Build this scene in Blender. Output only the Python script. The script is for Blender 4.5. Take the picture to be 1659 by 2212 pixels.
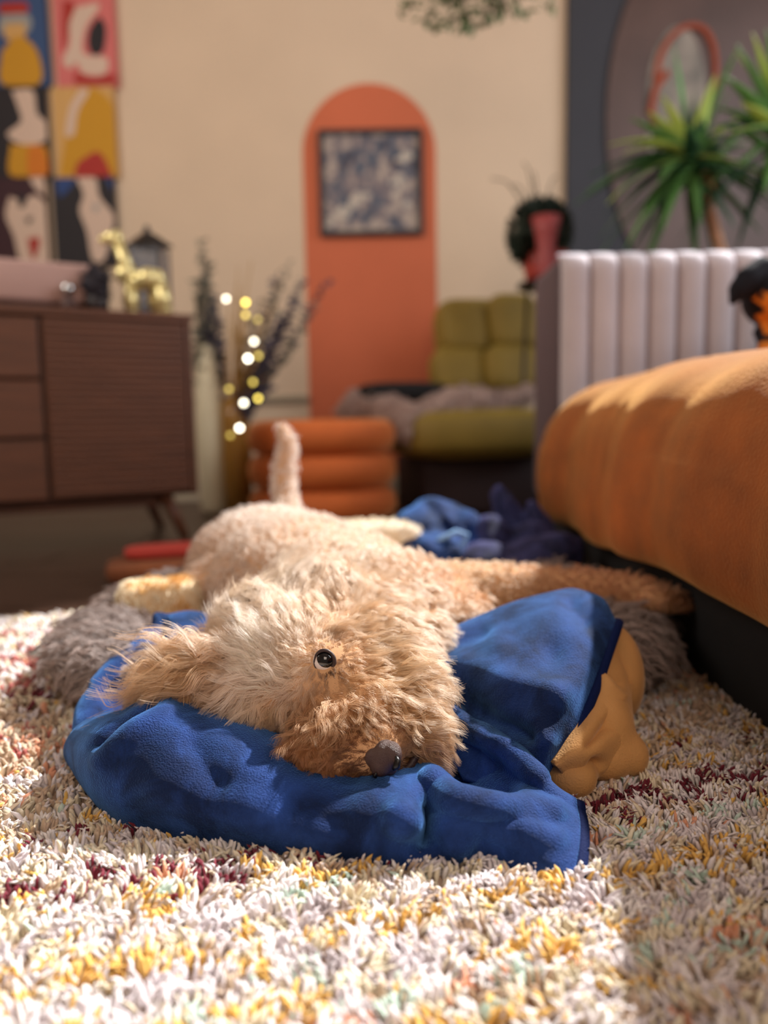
import bpy, bmesh, math, random
import numpy as np
from mathutils import Vector, Matrix, kdtree
random.seed(7); rng = np.random.default_rng(7)
for o in list(bpy.data.objects): bpy.data.objects.remove(o)
S = bpy.context.scene; COL = S.collection
PI = math.pi

# ---------------------------------------------------------------- camera
F = 1660.0; CH = 0.38; W, H = 1659, 2212
RC = Matrix.Rotation(math.radians(90-6.5), 3, 'X') @ Matrix.Rotation(math.radians(-1.0), 3, 'Z')
cd = bpy.data.cameras.new('camera'); cam = bpy.data.objects.new('camera', cd); COL.objects.link(cam)
cam.matrix_world = Matrix.Translation((0, 0, CH)) @ RC.to_4x4()
cd.sensor_fit = 'VERTICAL'; cd.sensor_height = 36.0; cd.lens = F/H*36.0
cd.clip_start = 0.02; cd.clip_end = 60
cd.dof.use_dof = True; cd.dof.focus_distance = 0.735; cd.dof.aperture_fstop = 1.9
S.camera = cam
def ray(px, py):
    return RC @ Vector(((px-(W-1)/2)/F, -(py-(H-1)/2)/F, -1.0))
def at(px, py, Y):                       # the point seen at a pixel of the photograph, Y metres into the room
    d = ray(px, py); return Vector((0, 0, CH)) + d*(Y/d.y)
def atz(px, py, z):                      # the same, at height z
    d = ray(px, py); return Vector((0, 0, CH)) + d*((z-CH)/d.z)

# ---------------------------------------------------------------- light
wd = bpy.data.worlds.new('world'); S.world = wd; wd.use_nodes = True
bg = wd.node_tree.nodes['Background']; bg.inputs['Color'].default_value = (1.0, 0.72, 0.54, 1); bg.inputs['Strength'].default_value = 0.16
sd = bpy.data.lights.new('sun', 'SUN'); sd.energy = 6.8; sd.angle = math.radians(1.2); sd.color = (1.0, 0.97, 0.93)
sun = bpy.data.objects.new('sun', sd); COL.objects.link(sun)
SUNV = Vector((0.74, 0.70, 1.0)).normalized()
sun.rotation_euler = SUNV.to_track_quat('Z', 'Y').to_euler(); sun.location = (3, 2, 4)
def area(name, loc, target, sx, sy, power, col):
    l = bpy.data.lights.new(name, 'AREA'); l.shape = 'RECTANGLE'; l.size = sx; l.size_y = sy; l.energy = power; l.color = col
    o = bpy.data.objects.new(name, l); COL.objects.link(o); o.location = loc
    o.rotation_euler = (Vector(loc)-Vector(target)).to_track_quat('Z', 'Y').to_euler(); return o
area('window_daylight_right', (2.7, 1.6, 2.0), (0.0, 2.2, 0.5), 2.6, 2.0, 54, (0.88, 0.93, 1.0))
area('fill_light_left', (-2.4, 1.6, 2.2), (0.4, 3.6, 1.2), 1.6, 1.6, 27, (1.0, 0.94, 0.86)).data.spread = math.radians(130)  # added fill that brightens the back wall; no window stands here
area('fill_light_behind', (0.5, -1.2, 1.9), (0.4, 0.8, 0.0), 1.2, 1.2, 16, (1.0, 0.82, 0.68))  # added warm fill from behind the camera, not a known window
S.view_settings.view_transform = 'Standard'; S.view_settings.look = 'None'
S.view_settings.exposure = 0.35; S.view_settings.gamma = 1.0; S.view_settings.use_curve_mapping = False

# ---------------------------------------------------------------- helpers
def lin(c):
    return tuple(((v/255)/12.92 if v/255 <= 0.04045 else ((v/255+0.055)/1.055)**2.4) for v in c)
MATS = {}
def mat(name, col, rough=0.6, metal=0.0, var=0.0, vscale=20, bump=0.0, bscale=200, sheen=0.0, sheencol=None, sheenr=0.3, emit=None, estr=0,
        trans=0.0, attr=None, stretch=(1, 1, 1), spec=0.5, sss=0.0, col2=None):
    if name in MATS: return MATS[name]
    m = bpy.data.materials.new(name); m.use_nodes = True; nt = m.node_tree; N = nt.nodes; L = nt.links
    b = N['Principled BSDF']; c = lin(col)
    b.inputs['Base Color'].default_value = (*c, 1); b.inputs['Roughness'].default_value = rough; b.inputs['Metallic'].default_value = metal
    b.inputs['Specular IOR Level'].default_value = spec
    if trans: b.inputs['Transmission Weight'].default_value = trans; b.inputs['IOR'].default_value = 1.45
    if sheen:
        b.inputs['Sheen Weight'].default_value = sheen; b.inputs['Sheen Roughness'].default_value = sheenr
        b.inputs['Sheen Tint'].default_value = (*lin(sheencol or (255, 255, 255)), 1)
    if emit: b.inputs['Emission Color'].default_value = (*lin(emit), 1); b.inputs['Emission Strength'].default_value = estr
    tc = N.new('ShaderNodeTexCoord'); mp = N.new('ShaderNodeMapping'); mp.inputs['Scale'].default_value = stretch
    L.new(tc.outputs['Object'], mp.inputs['Vector'])
    src = None
    if attr:
        a = N.new('ShaderNodeAttribute'); a.attribute_name = attr; src = a.outputs['Color']; L.new(src, b.inputs['Base Color'])
    if var or col2:
        n = N.new('ShaderNodeTexNoise'); n.inputs['Scale'].default_value = vscale; n.inputs['Detail'].default_value = 5
        L.new(mp.outputs['Vector'], n.inputs['Vector'])
        r = N.new('ShaderNodeValToRGB'); r.color_ramp.elements[0].position = 0.3; r.color_ramp.elements[1].position = 0.7
        if col2:
            r.color_ramp.elements[0].color = (*c, 1); r.color_ramp.elements[1].color = (*lin(col2), 1)
        else:
            r.color_ramp.elements[0].color = (*[v*(1-var) for v in c], 1); r.color_ramp.elements[1].color = (*[min(1, v*(1+var)) for v in c], 1)
        L.new(n.outputs['Fac'], r.inputs['Fac'])
        if src:
            mx = N.new('ShaderNodeMix'); mx.data_type = 'RGBA'; mx.blend_type = 'MULTIPLY'; mx.inputs[0].default_value = 1
            r.color_ramp.elements[0].color = (1-var, 1-var, 1-var, 1); r.color_ramp.elements[1].color = (1, 1, 1, 1)
            L.new(src, mx.inputs[6]); L.new(r.outputs['Color'], mx.inputs[7]); L.new(mx.outputs[2], b.inputs['Base Color'])
        else: L.new(r.outputs['Color'], b.inputs['Base Color'])
    if bump:
        n2 = N.new('ShaderNodeTexNoise'); n2.inputs['Scale'].default_value = bscale; n2.inputs['Detail'].default_value = 3
        L.new(mp.outputs['Vector'], n2.inputs['Vector'])
        bp = N.new('ShaderNodeBump'); bp.inputs['Strength'].default_value = bump; bp.inputs['Distance'].default_value = 0.002
        L.new(n2.outputs['Fac'], bp.inputs['Height']); L.new(bp.outputs['Normal'], b.inputs['Normal'])
    MATS[name] = m; return m
def tag(o, label=None, cat=None, group=None, kind=None):
    if label: o['label'] = label
    if cat: o['category'] = cat
    if group: o['group'] = group
    if kind: o['kind'] = kind
    return o
def thing(name, label, cat, loc=(0, 0, 0), group=None, rotz=0):
    o = bpy.data.objects.new(name, None); o.empty_display_size = 0.05; COL.objects.link(o)
    o.location = loc; o.rotation_euler = (0, 0, rotz); bpy.context.view_layer.update() if False else None
    return tag(o, label, cat, group)
def pyobj(name, verts, faces, m, parent=None, smooth=True, world=True):
    me = bpy.data.meshes.new(name); me.from_pydata([tuple(v) for v in verts], [], faces); me.update()
    return meobj(name, me, m, parent, smooth, world)
def meobj(name, me, m, parent=None, smooth=True, world=True):
    o = bpy.data.objects.new(name, me); COL.objects.link(o)
    for mm in (m if isinstance(m, (list, tuple)) else [m]): me.materials.append(mm)
    if smooth: me.polygons.foreach_set('use_smooth', [True]*len(me.polygons))
    if parent is not None:
        o.parent = parent
        if world:   # coordinates given in the world: undo the parent's placement
            pm = Matrix.Translation(parent.location) @ parent.rotation_euler.to_matrix().to_4x4()
            p = parent.parent
            while p is not None:
                pm = Matrix.Translation(p.location) @ p.rotation_euler.to_matrix().to_4x4() @ pm if not parent.get('_w') else pm; p = p.parent
            o.matrix_parent_inverse = Matrix.Identity(4)
            me.transform(pm.inverted())
    return o
def mod(o, typ, **k):
    m = o.modifiers.new(typ.lower(), typ)
    for a, v in k.items(): setattr(m, a, v)
    return m
class MB:
    def __init__(s): s.v = []; s.f = []; s.mi = []
    def add(s, v, f, mi=0):
        n = len(s.v); s.v += [tuple(x) for x in v]; s.f += [tuple(i+n for i in q) for q in f]; s.mi += [mi]*len(f); return s
    def box(s, c, d, rz=0, M=None, mi=0):
        v = []
        for x in (-.5, .5):
            for y in (-.5, .5):
                for z in (-.5, .5): v.append(Vector((x*d[0], y*d[1], z*d[2])))
        R = M or Matrix.Rotation(rz, 3, 'Z'); v = [R @ q + Vector(c) for q in v]
        return s.add(v, [(0, 1, 3, 2), (4, 6, 7, 5), (0, 4, 5, 1), (2, 3, 7, 6), (0, 2, 6, 4), (1, 5, 7, 3)], mi)
    def tube(s, pts, rad, n=8, mi=0, cap=True):
        pts = [Vector(p) for p in pts]; rad = rad if isinstance(rad, (list, tuple)) else [rad]*len(pts)
        v = []; up = None
        for i, p in enumerate(pts):
            t = (pts[min(i+1, len(pts)-1)]-pts[max(i-1, 0)]).normalized()
            if up is None: up = t.orthogonal().normalized()
            up = (up - t*up.dot(t)).normalized(); b = t.cross(up)
            for k in range(n):
                a = 2*PI*k/n; v.append(p + (up*math.cos(a)+b*math.sin(a))*rad[i])
        f = [(i*n+k, i*n+(k+1) % n, (i+1)*n+(k+1) % n, (i+1)*n+k) for i in range(len(pts)-1) for k in range(n)]
        if cap: f += [tuple(reversed(range(n))), tuple(range((len(pts)-1)*n, len(pts)*n))]
        return s.add(v, f, mi)
    def lathe(s, prof, c, n=24, sx=1, sy=1, mi=0):
        v = []
        for r, z in prof:
            for k in range(n):
                a = 2*PI*k/n; v.append((c[0]+r*math.cos(a)*sx, c[1]+r*math.sin(a)*sy, c[2]+z))
        m = len(prof)
        f = [(i*n+k, i*n+(k+1) % n, (i+1)*n+(k+1) % n, (i+1)*n+k) for i in range(m-1) for k in range(n)]
        f += [tuple(reversed(range(n))), tuple(range((m-1)*n, m*n))]
        return s.add(v, f, mi)
    def ell(s, c, r, R=None, nu=20, nv=12, mi=0):
        v = []; f = []
        for j in range(nv+1):
            th = PI*j/nv
            for i in range(nu):
                a = 2*PI*i/nu; p = Vector((math.sin(th)*math.cos(a)*r[0], math.sin(th)*math.sin(a)*r[1], math.cos(th)*r[2]))
                v.append((R @ p if R else p)+Vector(c))
        for j in range(nv):
            for i in range(nu): f.append((j*nu+i, (j+1)*nu+i, (j+1)*nu+(i+1) % nu, j*nu+(i+1) % nu))
        return s.add(v, f, mi)
    def build(s, name, m, parent=None, smooth=True, bevel=0, seg=2, sub=0):
        o = pyobj(name, s.v, s.f, m, parent, smooth)
        if isinstance(m, (list, tuple)): o.data.polygons.foreach_set('material_index', s.mi)
        if bevel: mod(o, 'BEVEL', width=bevel, segments=seg, limit_method='ANGLE')
        if sub: mod(o, 'SUBSURF', levels=sub, render_levels=sub)
        return o
def rbox(c, d, r, rz=0, n=6, e=None):     # superellipsoid cushion
    v = []; f = []; NU, NV = 40, 20; ex = e or 0.35
    sp = lambda a, p: math.copysign(abs(a)**p, a)
    R = Matrix.Rotation(rz, 3, 'Z') if not isinstance(rz, Matrix) else rz
    for j in range(NV+1):
        th = -PI/2+PI*j/NV
        for i in range(NU):
            a = 2*PI*i/NU
            p = Vector((sp(math.cos(th), ex)*sp(math.cos(a), ex)*d[0]/2, sp(math.cos(th), ex)*sp(math.sin(a), ex)*d[1]/2, sp(math.sin(th), ex)*d[2]/2))
            v.append(R @ p+Vector(c))
    for j in range(NV):
        for i in range(NU): f.append((j*NU+i, j*NU+(i+1) % NU, (j+1)*NU+(i+1) % NU, (j+1)*NU+i))
    return v, f
def cr(P, t):                              # Catmull-Rom through the rows of P (n,...) at parameters t in 0..n-1
    P = np.asarray(P, float); n = len(P); i = np.clip(np.floor(t).astype(int), 0, n-2); u = (t-i).reshape(-1, *([1]*(P.ndim-1)))
    g = lambda k: P[np.clip(k, 0, n-1)]
    p0 = np.where((i-1 < 0).reshape(u.shape), 2*g(i)-g(i+1), g(i-1)); p3 = np.where((i+2 > n-1).reshape(u.shape), 2*g(i+1)-g(i), g(i+2)); p1 = g(i); p2 = g(i+1)
    return 0.5*(2*p1+(p2-p0)*u+(2*p0-5*p1+4*p2-p3)*u*u+(3*p1-p0-3*p2+p3)*u**3)
def net(P, k=10):
    P = np.asarray(P, float); a = cr(P, np.linspace(0, len(P)-1, (len(P)-1)*k+1))
    b = cr(a.transpose(1, 0, 2), np.linspace(0, a.shape[1]-1, (a.shape[1]-1)*k+1)); return b.transpose(1, 0, 2)
def sinnoise(p, sc, seed=0, oct=3):        # smooth pseudo noise of points (N,3)
    r = np.random.default_rng(seed); out = 0; amp = 1
    for o in range(oct):
        for _ in range(4):
            d = r.normal(size=3); d /= np.linalg.norm(d); out = out + amp*np.sin(p@d*sc*(1+o)*2+r.uniform(0, 6.28))
        amp *= .5
    return out/4
def crease(G, lines):                      # push folds in or out of a draped grid along polylines given where the photograph shows them
    dx = np.gradient(G, axis=0); dy = np.gradient(G, axis=1); Nn = np.cross(dx, dy); Nn /= np.linalg.norm(Nn, axis=2)[:, :, None]+1e-9
    view = np.array([0, 0, CH])-G; Nn *= np.sign((Nn*view).sum(2))[:, :, None]
    q = (G-np.array([0, 0, CH]))@np.array(RC); X = np.stack([(W-1)/2+F*q[..., 0]/-q[..., 2], (H-1)/2-F*q[..., 1]/-q[..., 2]], 2)
    D = np.zeros(G.shape[:2])
    for amp, sig, pts in lines:
        best = np.full(G.shape[:2], 1e9)
        pts = [pts[0]]*2 if len(pts) == 1 else pts
        for p, q_ in zip(pts[:-1], pts[1:]):
            p = np.array(p, float); e = np.array(q_, float)-p; t = np.clip(((X-p)@e)/(e@e+1e-9), 0, 1); best = np.minimum(best, np.linalg.norm(X-p-t[..., None]*e, axis=2))
        D += amp*np.exp(-(best/sig)**2)
    return G+Nn*D[..., None]
def netobj(name, P, m, parent, k=10, thick=0.006, amp=0.0, sc=40, seed=0, offset=-1, lines=None):
    G = net(P, k); a, b, _ = G.shape
    if lines: G = crease(G, lines)
    V = G.reshape(-1, 3)
    if amp: V = V.copy(); V[:, 2] += amp*sinnoise(V, sc, seed)
    f = [(i*b+j, i*b+j+1, (i+1)*b+j+1, (i+1)*b+j) for i in range(a-1) for j in range(b-1)]
    o = pyobj(name, V, f, m, parent)
    mod(o, 'SOLIDIFY', thickness=thick, offset=offset); return o, V.reshape(a, b, 3)
def remesh(name, mb, m, parent, vox=0.008, smooth=8, rad=None):
    o = mb.build('tmp', m); r = mod(o, 'REMESH', mode='VOXEL', voxel_size=vox); s = mod(o, 'SMOOTH', iterations=smooth, factor=0.5)
    dg = bpy.context.evaluated_depsgraph_get(); dg.update(); me = bpy.data.meshes.new_from_object(o.evaluated_get(dg))
    bpy.data.objects.remove(o); me.name = name
    me.materials.clear(); return me

# ---- hair
def sample_mesh(me, n, keep=None):
    nv = len(me.vertices); V = np.empty(nv*3); me.vertices.foreach_get('co', V); V = V.reshape(-1, 3)
    me.calc_loop_triangles(); T = np.empty(len(me.loop_triangles)*3, int); me.loop_triangles.foreach_get('vertices', T); T = T.reshape(-1, 3)
    VN = np.empty(nv*3); me.vertex_normals.foreach_get('vector', VN); VN = VN.reshape(-1, 3)
    A, B, C = V[T[:, 0]], V[T[:, 1]], V[T[:, 2]]; ar = np.linalg.norm(np.cross(B-A, C-A), axis=1)/2
    if keep is not None: ar = ar*keep((A+B+C)/3, VN[T[:, 0]])
    idx = rng.choice(len(T), n, p=ar/ar.sum()); u = rng.random(n); v = rng.random(n); fl = u+v > 1; u[fl] = 1-u[fl]; v[fl] = 1-v[fl]
    w = 1-u-v; P = A[idx]*w[:, None]+B[idx]*u[:, None]+C[idx]*v[:, None]
    Nn = VN[T[idx, 0]]*w[:, None]+VN[T[idx, 1]]*u[:, None]+VN[T[idx, 2]]*v[:, None]; Nn /= np.linalg.norm(Nn, axis=1)[:, None]+1e-9
    return P, Nn
def idw(P, G, val, pw=3):
    out = np.zeros((len(P), val.shape[1]))
    for s in range(0, len(P), 20000):
        d = np.linalg.norm(P[s:s+20000, None]-G[None], axis=2)+1e-4; w = d**-pw; w /= w.sum(1)[:, None]; out[s:s+20000] = w@val
    return out
def make_fur(name, P, Nn, D, Lh, colr, mtl, parent, nseg=9, lift=0.5, wave=0.12, freq=1.6, nclump=1200, clump=0.75, grav=0.1, rad=0.00022, seed=1, flat=0.5):
    r = np.random.default_rng(seed); n = len(P); Lh = np.broadcast_to(Lh, (n,)).copy(); lift = np.broadcast_to(lift, (n,))
    Dt = D-(D*Nn).sum(1)[:, None]*Nn; Dt /= np.linalg.norm(Dt, axis=1)[:, None]+1e-6
    Dt = Dt+r.normal(size=(n, 3))*0.10
    cid = r.choice(n, min(nclump, n), replace=False); kd = kdtree.KDTree(len(cid))
    for i, c in enumerate(cid): kd.insert(P[c], i)
    kd.balance(); ci = np.fromiter((kd.find(p)[1] for p in P), int, n)
    wave = np.broadcast_to(wave, (n,)); cw = r.uniform(0.5, 1.4, len(cid)); cp = r.uniform(0, 6.28, len(cid)); cf = r.uniform(0.6, 1.3, len(cid))*freq; cl = r.uniform(0.75, 1.2, len(cid))
    cs = r.normal(size=(len(cid), 3))*0.22
    Lh = Lh*cl[ci]; Dt = Dt+cs[ci]; Dt /= np.linalg.norm(Dt, axis=1)[:, None]
    t = np.linspace(0, 1, nseg)[None, :, None]
    Sd = np.cross(Nn, Dt); Sd /= np.linalg.norm(Sd, axis=1)[:, None]+1e-6
    def strand(P, Nn, Dt, Sd, Lh, wa, ph, fr, lf):
        L = Lh[:, None, None]; lf = lf[:, None, None]
        base = P[:, None]+L*(Nn[:, None]*(lf*t*(1-flat*t))+Dt[:, None]*np.sqrt(np.maximum(1-lf**2, .1))*(0.35*t+0.65*t*t))
        base = base+np.array([0, 0, -1.])*L*grav*t*t
        a = (2*PI*fr[:, None, None]*t+ph[:, None, None]); w = wa[:, None, None]*L*np.minimum(1, t*2.2)
        return base+w*(np.sin(a)-np.sin(ph)[:, None, None])*Sd[:, None]+0.7*w*(np.cos(a)-np.cos(ph)[:, None, None])*Nn[:, None]
    own = strand(P, Nn, Dt, Sd, Lh*r.uniform(.8, 1.1, n), wave*cw[ci], cp[ci]+r.normal(size=n)*.35, cf[ci], lift)
    cc = cid[ci]; ctr = strand(P[cc], Nn[cc], Dt[cc], Sd[cc], Lh, wave*cw[ci], cp[ci], cf[ci], lift[cc])
    k = clump*np.clip(t*1.3, 0, 1)**1.2*r.uniform(.55, 1, n)[:, None, None]
    Q = own*(1-k)+ctr*k
    hc = bpy.data.hair_curves.new(name); hc.add_curves([nseg]*n)
    hc.attributes['position'].data.foreach_set('vector', Q.astype(np.float32).ravel())
    ra = hc.attributes.get('radius') or hc.attributes.new('radius', 'FLOAT', 'POINT')
    R = np.broadcast_to(rad, (n,))[:, None]*(1-0.75*np.linspace(0, 1, nseg)[None, :]**1.5); ra.data.foreach_set('value', R.astype(np.float32).ravel())
    ca = hc.attributes.new('hair_color', 'FLOAT_COLOR', 'CURVE')
    cv = r.uniform(.86, 1.12, len(cid))[ci]*r.uniform(.9, 1.08, n); C4 = np.ones((n, 4)); C4[:, :3] = np.clip(colr*cv[:, None], 0, .98)
    ca.data.foreach_set('color', C4.astype(np.float32).ravel())
    hc.materials.append(mtl); o = bpy.data.objects.new(name, hc); COL.objects.link(o)
    if parent is not None:
        o.parent = parent; o.location = -Vector(parent.location) if not parent.parent else -(Vector(parent.location)+Vector(parent.parent.location))
    o['kind'] = 'stuff'; return o
def hairmat(name, rough=0.45, diffuse=0.55):
    m = bpy.data.materials.new(name); m.use_nodes = True; N = m.node_tree.nodes; L = m.node_tree.links; N.remove(N['Principled BSDF'])
    a = N.new('ShaderNodeAttribute'); a.attribute_name = 'hair_color'
    h = N.new('ShaderNodeBsdfHairPrincipled'); h.parametrization = 'COLOR'; h.inputs['Roughness'].default_value = rough; h.inputs['Radial Roughness'].default_value = .6
    L.new(a.outputs['Color'], h.inputs['Color']); d = N.new('ShaderNodeBsdfDiffuse'); L.new(a.outputs['Color'], d.inputs['Color'])
    x = N.new('ShaderNodeMixShader'); x.inputs[0].default_value = diffuse; L.new(h.outputs[0], x.inputs[1]); L.new(d.outputs[0], x.inputs[2])
    L.new(x.outputs[0], N['Material Output'].inputs['Surface']); return m
FUR = hairmat('fur'); SHAG = hairmat('shag', diffuse=.8)
L3 = lambda *c: np.array(lin(c))

# ---------------------------------------------------------------- room
M_wall = mat('beige_paint', (218, 193, 166), .85, var=.03, vscale=3, bump=.1, bscale=80)
M_dark = mat('charcoal_paint', (58, 58, 64), .8, var=.05, vscale=4, bump=.1, bscale=80)
M_terra = mat('terracotta_paint', (206, 108, 72), .8, var=.04, vscale=3, bump=.1, bscale=80)
M_white = mat('cream_trim', (196, 180, 155), .6)
def struct(o): o['kind'] = 'structure'; return o
WY = 4.0; XC = at(1221, 300, WY).x
struct(MB().box(((-2.6+XC)/2, WY+.05, 1.65), (XC+2.6, .1, 3.3)).build('wall_back', M_wall, smooth=False))
struct(MB().box(((XC+3.2)/2+.003, WY+.03, 1.65), (3.2-XC, .14, 3.3)).build('wall_back_right', M_dark, smooth=False))
struct(MB().box((-2.65, 1.0, 1.65), (.1, 6.1, 3.3)).build('wall_left', M_wall, smooth=False))
struct(MB().box((-.45, 1.0, 3.35), (4.3, 6.1, .1)).build('ceiling', mat('ceiling_white', (225, 218, 208), .9), smooth=False))
# floor with dark boards
fl = struct(MB().box((.3, 1.25, -.03), (6.0, 5.7, .02)).build('floor', mat('subfloor', (30, 20, 16), .9), smooth=False))
M_board = mat('dark_oak_board', (62, 42, 32), .38, var=.35, vscale=6, stretch=(1, 12, 4), bump=.2, bscale=60)
for j in range(30):
    y = -1.5+.19*j
    for s in (0, 1):
        x0, x1 = (-2.6, -1.0+.9*((j*37) % 10)/10), (0, 0)
        x0, x1 = ((-2.6, -1.0+.12*((j*37) % 10)) if s == 0 else (-1.0+.12*((j*37) % 10), 3.1))
        p = MB().box(((x0+x1)/2, y, -.0105+.0006*((j*7+s) % 3-1)), (x1-x0-.004, .186, .017)).build('plank', M_board, fl, smooth=False)
# trims
xa0 = at(668, 860, WY).x; xa1 = at(941, 860, WY).x
zt = at(620, 862, WY).z
struct(MB().box(((-2.6+xa0)/2, WY-.012, zt), (xa0+2.6, .024, .03)).build('trim_1', mat('grey_rail', (150, 140, 120), .6), bevel=.004, smooth=False))
struct(MB().box(((-2.6+XC)/2, WY-.012, .06), (XC+2.6, .024, .12)).build('baseboard_back', M_white, bevel=.004, smooth=False))
struct(MB().box(((XC+3.2)/2, WY-.05, .06), (3.2-XC, .02, .12)).build('baseboard_back_right', M_dark, bevel=.004, smooth=False))
# painted arch: thin layer of paint with its rounded head
ax0, ax1 = at(655, 400, WY).x, at(941, 400, WY).x; ar = (ax1-ax0)/2; axc = (ax0+ax1)/2; azt = at(800, 180, WY).z
pts = [(ax0, .125), (ax1, .125)]+[(axc+ar*math.cos(a), azt-ar+ar*math.sin(a)) for a in np.linspace(0, PI, 40)]
v = [(x, WY-.004, z) for x, z in pts]+[(x, WY+.001, z) for x, z in pts]; n = len(pts)
arch = struct(pyobj('wall_arch', v, [tuple(range(n)), tuple(reversed(range(n, 2*n)))]+[(i, i+n, (i+1) % n+n, (i+1) % n) for i in range(n)], M_terra, smooth=False))

# ---------------------------------------------------------------- rug
A15 = math.radians(15); ux, uy = math.cos(A15), math.sin(A15)
rug = thing('rug', 'thick shaggy cream rug with gold, lilac and dark red rows under the dog', 'rug', (0, .6, 0))
def rugpt(u, v): return (u*ux-v*uy, u*uy+v*ux)
c4 = [rugpt(-1.35, -.25), rugpt(1.5, -.25), rugpt(1.5, 1.62), rugpt(-1.35, 1.62)]
v = [(x, y, .0005) for x, y in c4]+[(x, y, .006) for x, y in c4]
pyobj('backing', v, [(3, 2, 1, 0), (4, 5, 6, 7), (0, 1, 5, 4), (1, 2, 6, 5), (2, 3, 7, 6), (3, 0, 4, 7)], mat('rug_backing', (176, 150, 130), .95, var=.2, vscale=80), rug, smooth=False)
PAL = np.array([lin(c) for c in [(236, 228, 230), (234, 222, 196), (232, 186, 100), (218, 208, 212), (204, 178, 154), (200, 220, 208), (112, 24, 44), (222, 158, 126), (244, 238, 236), (210, 186, 160), (176, 96, 90)]])
def row_probs(v):
    b = np.array([.26, .26, .03, .12, .05, .015, .001, .012, .18, .07, .0])
    def bump(c, w): return math.exp(-((v-c)/w)**2)
    b[2] += .55*bump(.515, .014)+.4*bump(.455, .010)+.25*bump(.40, .008)+.25*bump(.59, .008)+.25*bump(.34, .01)+.35*bump(.73, .02); b[9] += .9*bump(1.03, .12); b[4] += .6*bump(1.05, .1)  # wide tan bumps brown the far-left rows in place of a shadow
    b[6] += 1.5*bump(.635, .010)+.9*bump(.605, .005)+.7*bump(.715, .006)+.6*bump(1.12, .03)
    b[5] += .16*bump(.57, .014)+.12*bump(.43, .02); b[3] += .5*bump(.48, .02)+.4*bump(.55, .014)+.4*bump(.37, .02)
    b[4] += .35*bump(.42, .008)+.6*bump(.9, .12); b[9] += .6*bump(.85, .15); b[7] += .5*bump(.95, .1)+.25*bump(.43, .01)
    b[10] += 1.5*bump(1.3, .05)+.8*bump(1.45, .03)+1.2*bump(1.17, .03)+.4*bump(.98, .05); b[8] += .8*bump(1.38, .03)+.5*bump(1.23, .03)
    return b/b.sum()
def pile():
    P = []; 
    def zone(u0, u1, v0, v1, st, h, w):
        nu = int((u1-u0)/st); nv = int((v1-v0)/st)
        U, V = np.meshgrid(u0+st*(np.arange(nu)+.5), v0+st*(np.arange(nv)+.5)); U = U.ravel()+rng.uniform(-.55, .55, U.size)*st; V = V.ravel()+rng.uniform(-.55, .55, V.size)*st
        X = U*ux-V*uy; Y = U*uy+V*ux
        ok = (np.abs(X+.02) < .16+.60*np.maximum(Y, 0)) & (Y > .30); 
        ok &= ~((((X+.05)/.36)**2+((Y-1.2)/.36)**2) < 1) & ~((np.abs(X+.06) < .17) & (Y > .68) & (Y < 1.1))
        U, V, X, Y = U[ok], V[ok], X[ok], Y[ok]; P.append((U, V, X, Y, np.full(len(U), h), np.full(len(U), w)))
    zone(-.5, .75, .25, .76, .0043, .017, .0028); zone(-.75, 1.0, .76, 1.05, .0062, .018, .0038); zone(-1.0, 1.3, 1.05, 1.62, .0095, .022, .0055)
    U, V, X, Y, Hh, Wd = [np.concatenate([p[i] for p in P]) for i in range(6)]; n = len(U)
    row = np.floor((V+.004*np.sin(U*23)+rng.normal(size=n)*.0022)/.011).astype(int); r0 = row.min(); 
    cellu = np.floor(U/.022+ (row*7.31 % 1)).astype(int)
    key = (row*7919+cellu*104729) % 65536; rr = rng.random(65536)[key]; mixr = rng.random(n); rr = np.where(mixr < .22, rng.random(n), rr)
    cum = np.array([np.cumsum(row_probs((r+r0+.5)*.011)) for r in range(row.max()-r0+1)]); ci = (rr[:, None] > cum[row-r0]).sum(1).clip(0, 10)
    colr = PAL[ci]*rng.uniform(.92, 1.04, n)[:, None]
    # tufts: blades in bundles share lean
    tk = (np.floor(U/.012).astype(int)*31337+np.floor(V/.010).astype(int)*7727) % 65536
    la = (rng.random(65536)*6.28)[tk]+rng.normal(size=n)*.5; lm = (rng.uniform(.15, .95, 65536))[tk]*rng.uniform(.6, 1.3, n)
    hh = Hh*(rng.uniform(.8, 1.15, 65536))[tk]*rng.uniform(.8, 1.1, n)
    lx, ly = np.cos(la)*lm, np.sin(la)*lm
    ts = [0, .45, .8]; rs = [.55, 1.0, .85]; NS = 4; verts = []
    ph = rng.random(n)*6.28
    for t, rr_ in zip(ts, rs):
        cx = X+lx*hh*t**1.6; cy = Y+ly*hh*t**1.6; cz = .004+hh*(t-.22*lm*t*t)
        for k in range(NS):
            a = ph+2*PI*k/NS+t*1.2; e = 1 if k % 2 else .6
            verts.append(np.stack([cx+np.cos(a)*Wd*rr_*e, cy+np.sin(a)*Wd*rr_*e, cz], 1))
    verts.append(np.stack([X+lx*hh*1.05, Y+ly*hh*1.05, .004+hh*(1-.25*lm)], 1))
    VV = np.stack(verts, 1); m = VV.shape[1]; base = (np.arange(n)*m)[:, None]
    q = []; 
    for s in range(2):
        for k in range(NS): q.append([s*NS+k, s*NS+(k+1) % NS, (s+1)*NS+(k+1) % NS, (s+1)*NS+k])
    tri = [[2*NS+k, 2*NS+(k+1) % NS, 3*NS] for k in range(NS)]
    Q = (base[:, :, None]+np.array(q)[None]).reshape(n, -1); T = (base[:, :, None]+np.array(tri)[None]).reshape(n, -1)
    loops = np.concatenate([Q, T], 1).ravel(); sizes = np.tile([4]*len(q)+[3]*len(tri), n)
    me = bpy.data.meshes.new('pile'); me.vertices.add(n*m); me.vertices.foreach_set('co', (VV.reshape(-1, 3)-np.array([0, .6, 0])).astype(np.float32).ravel())
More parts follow.
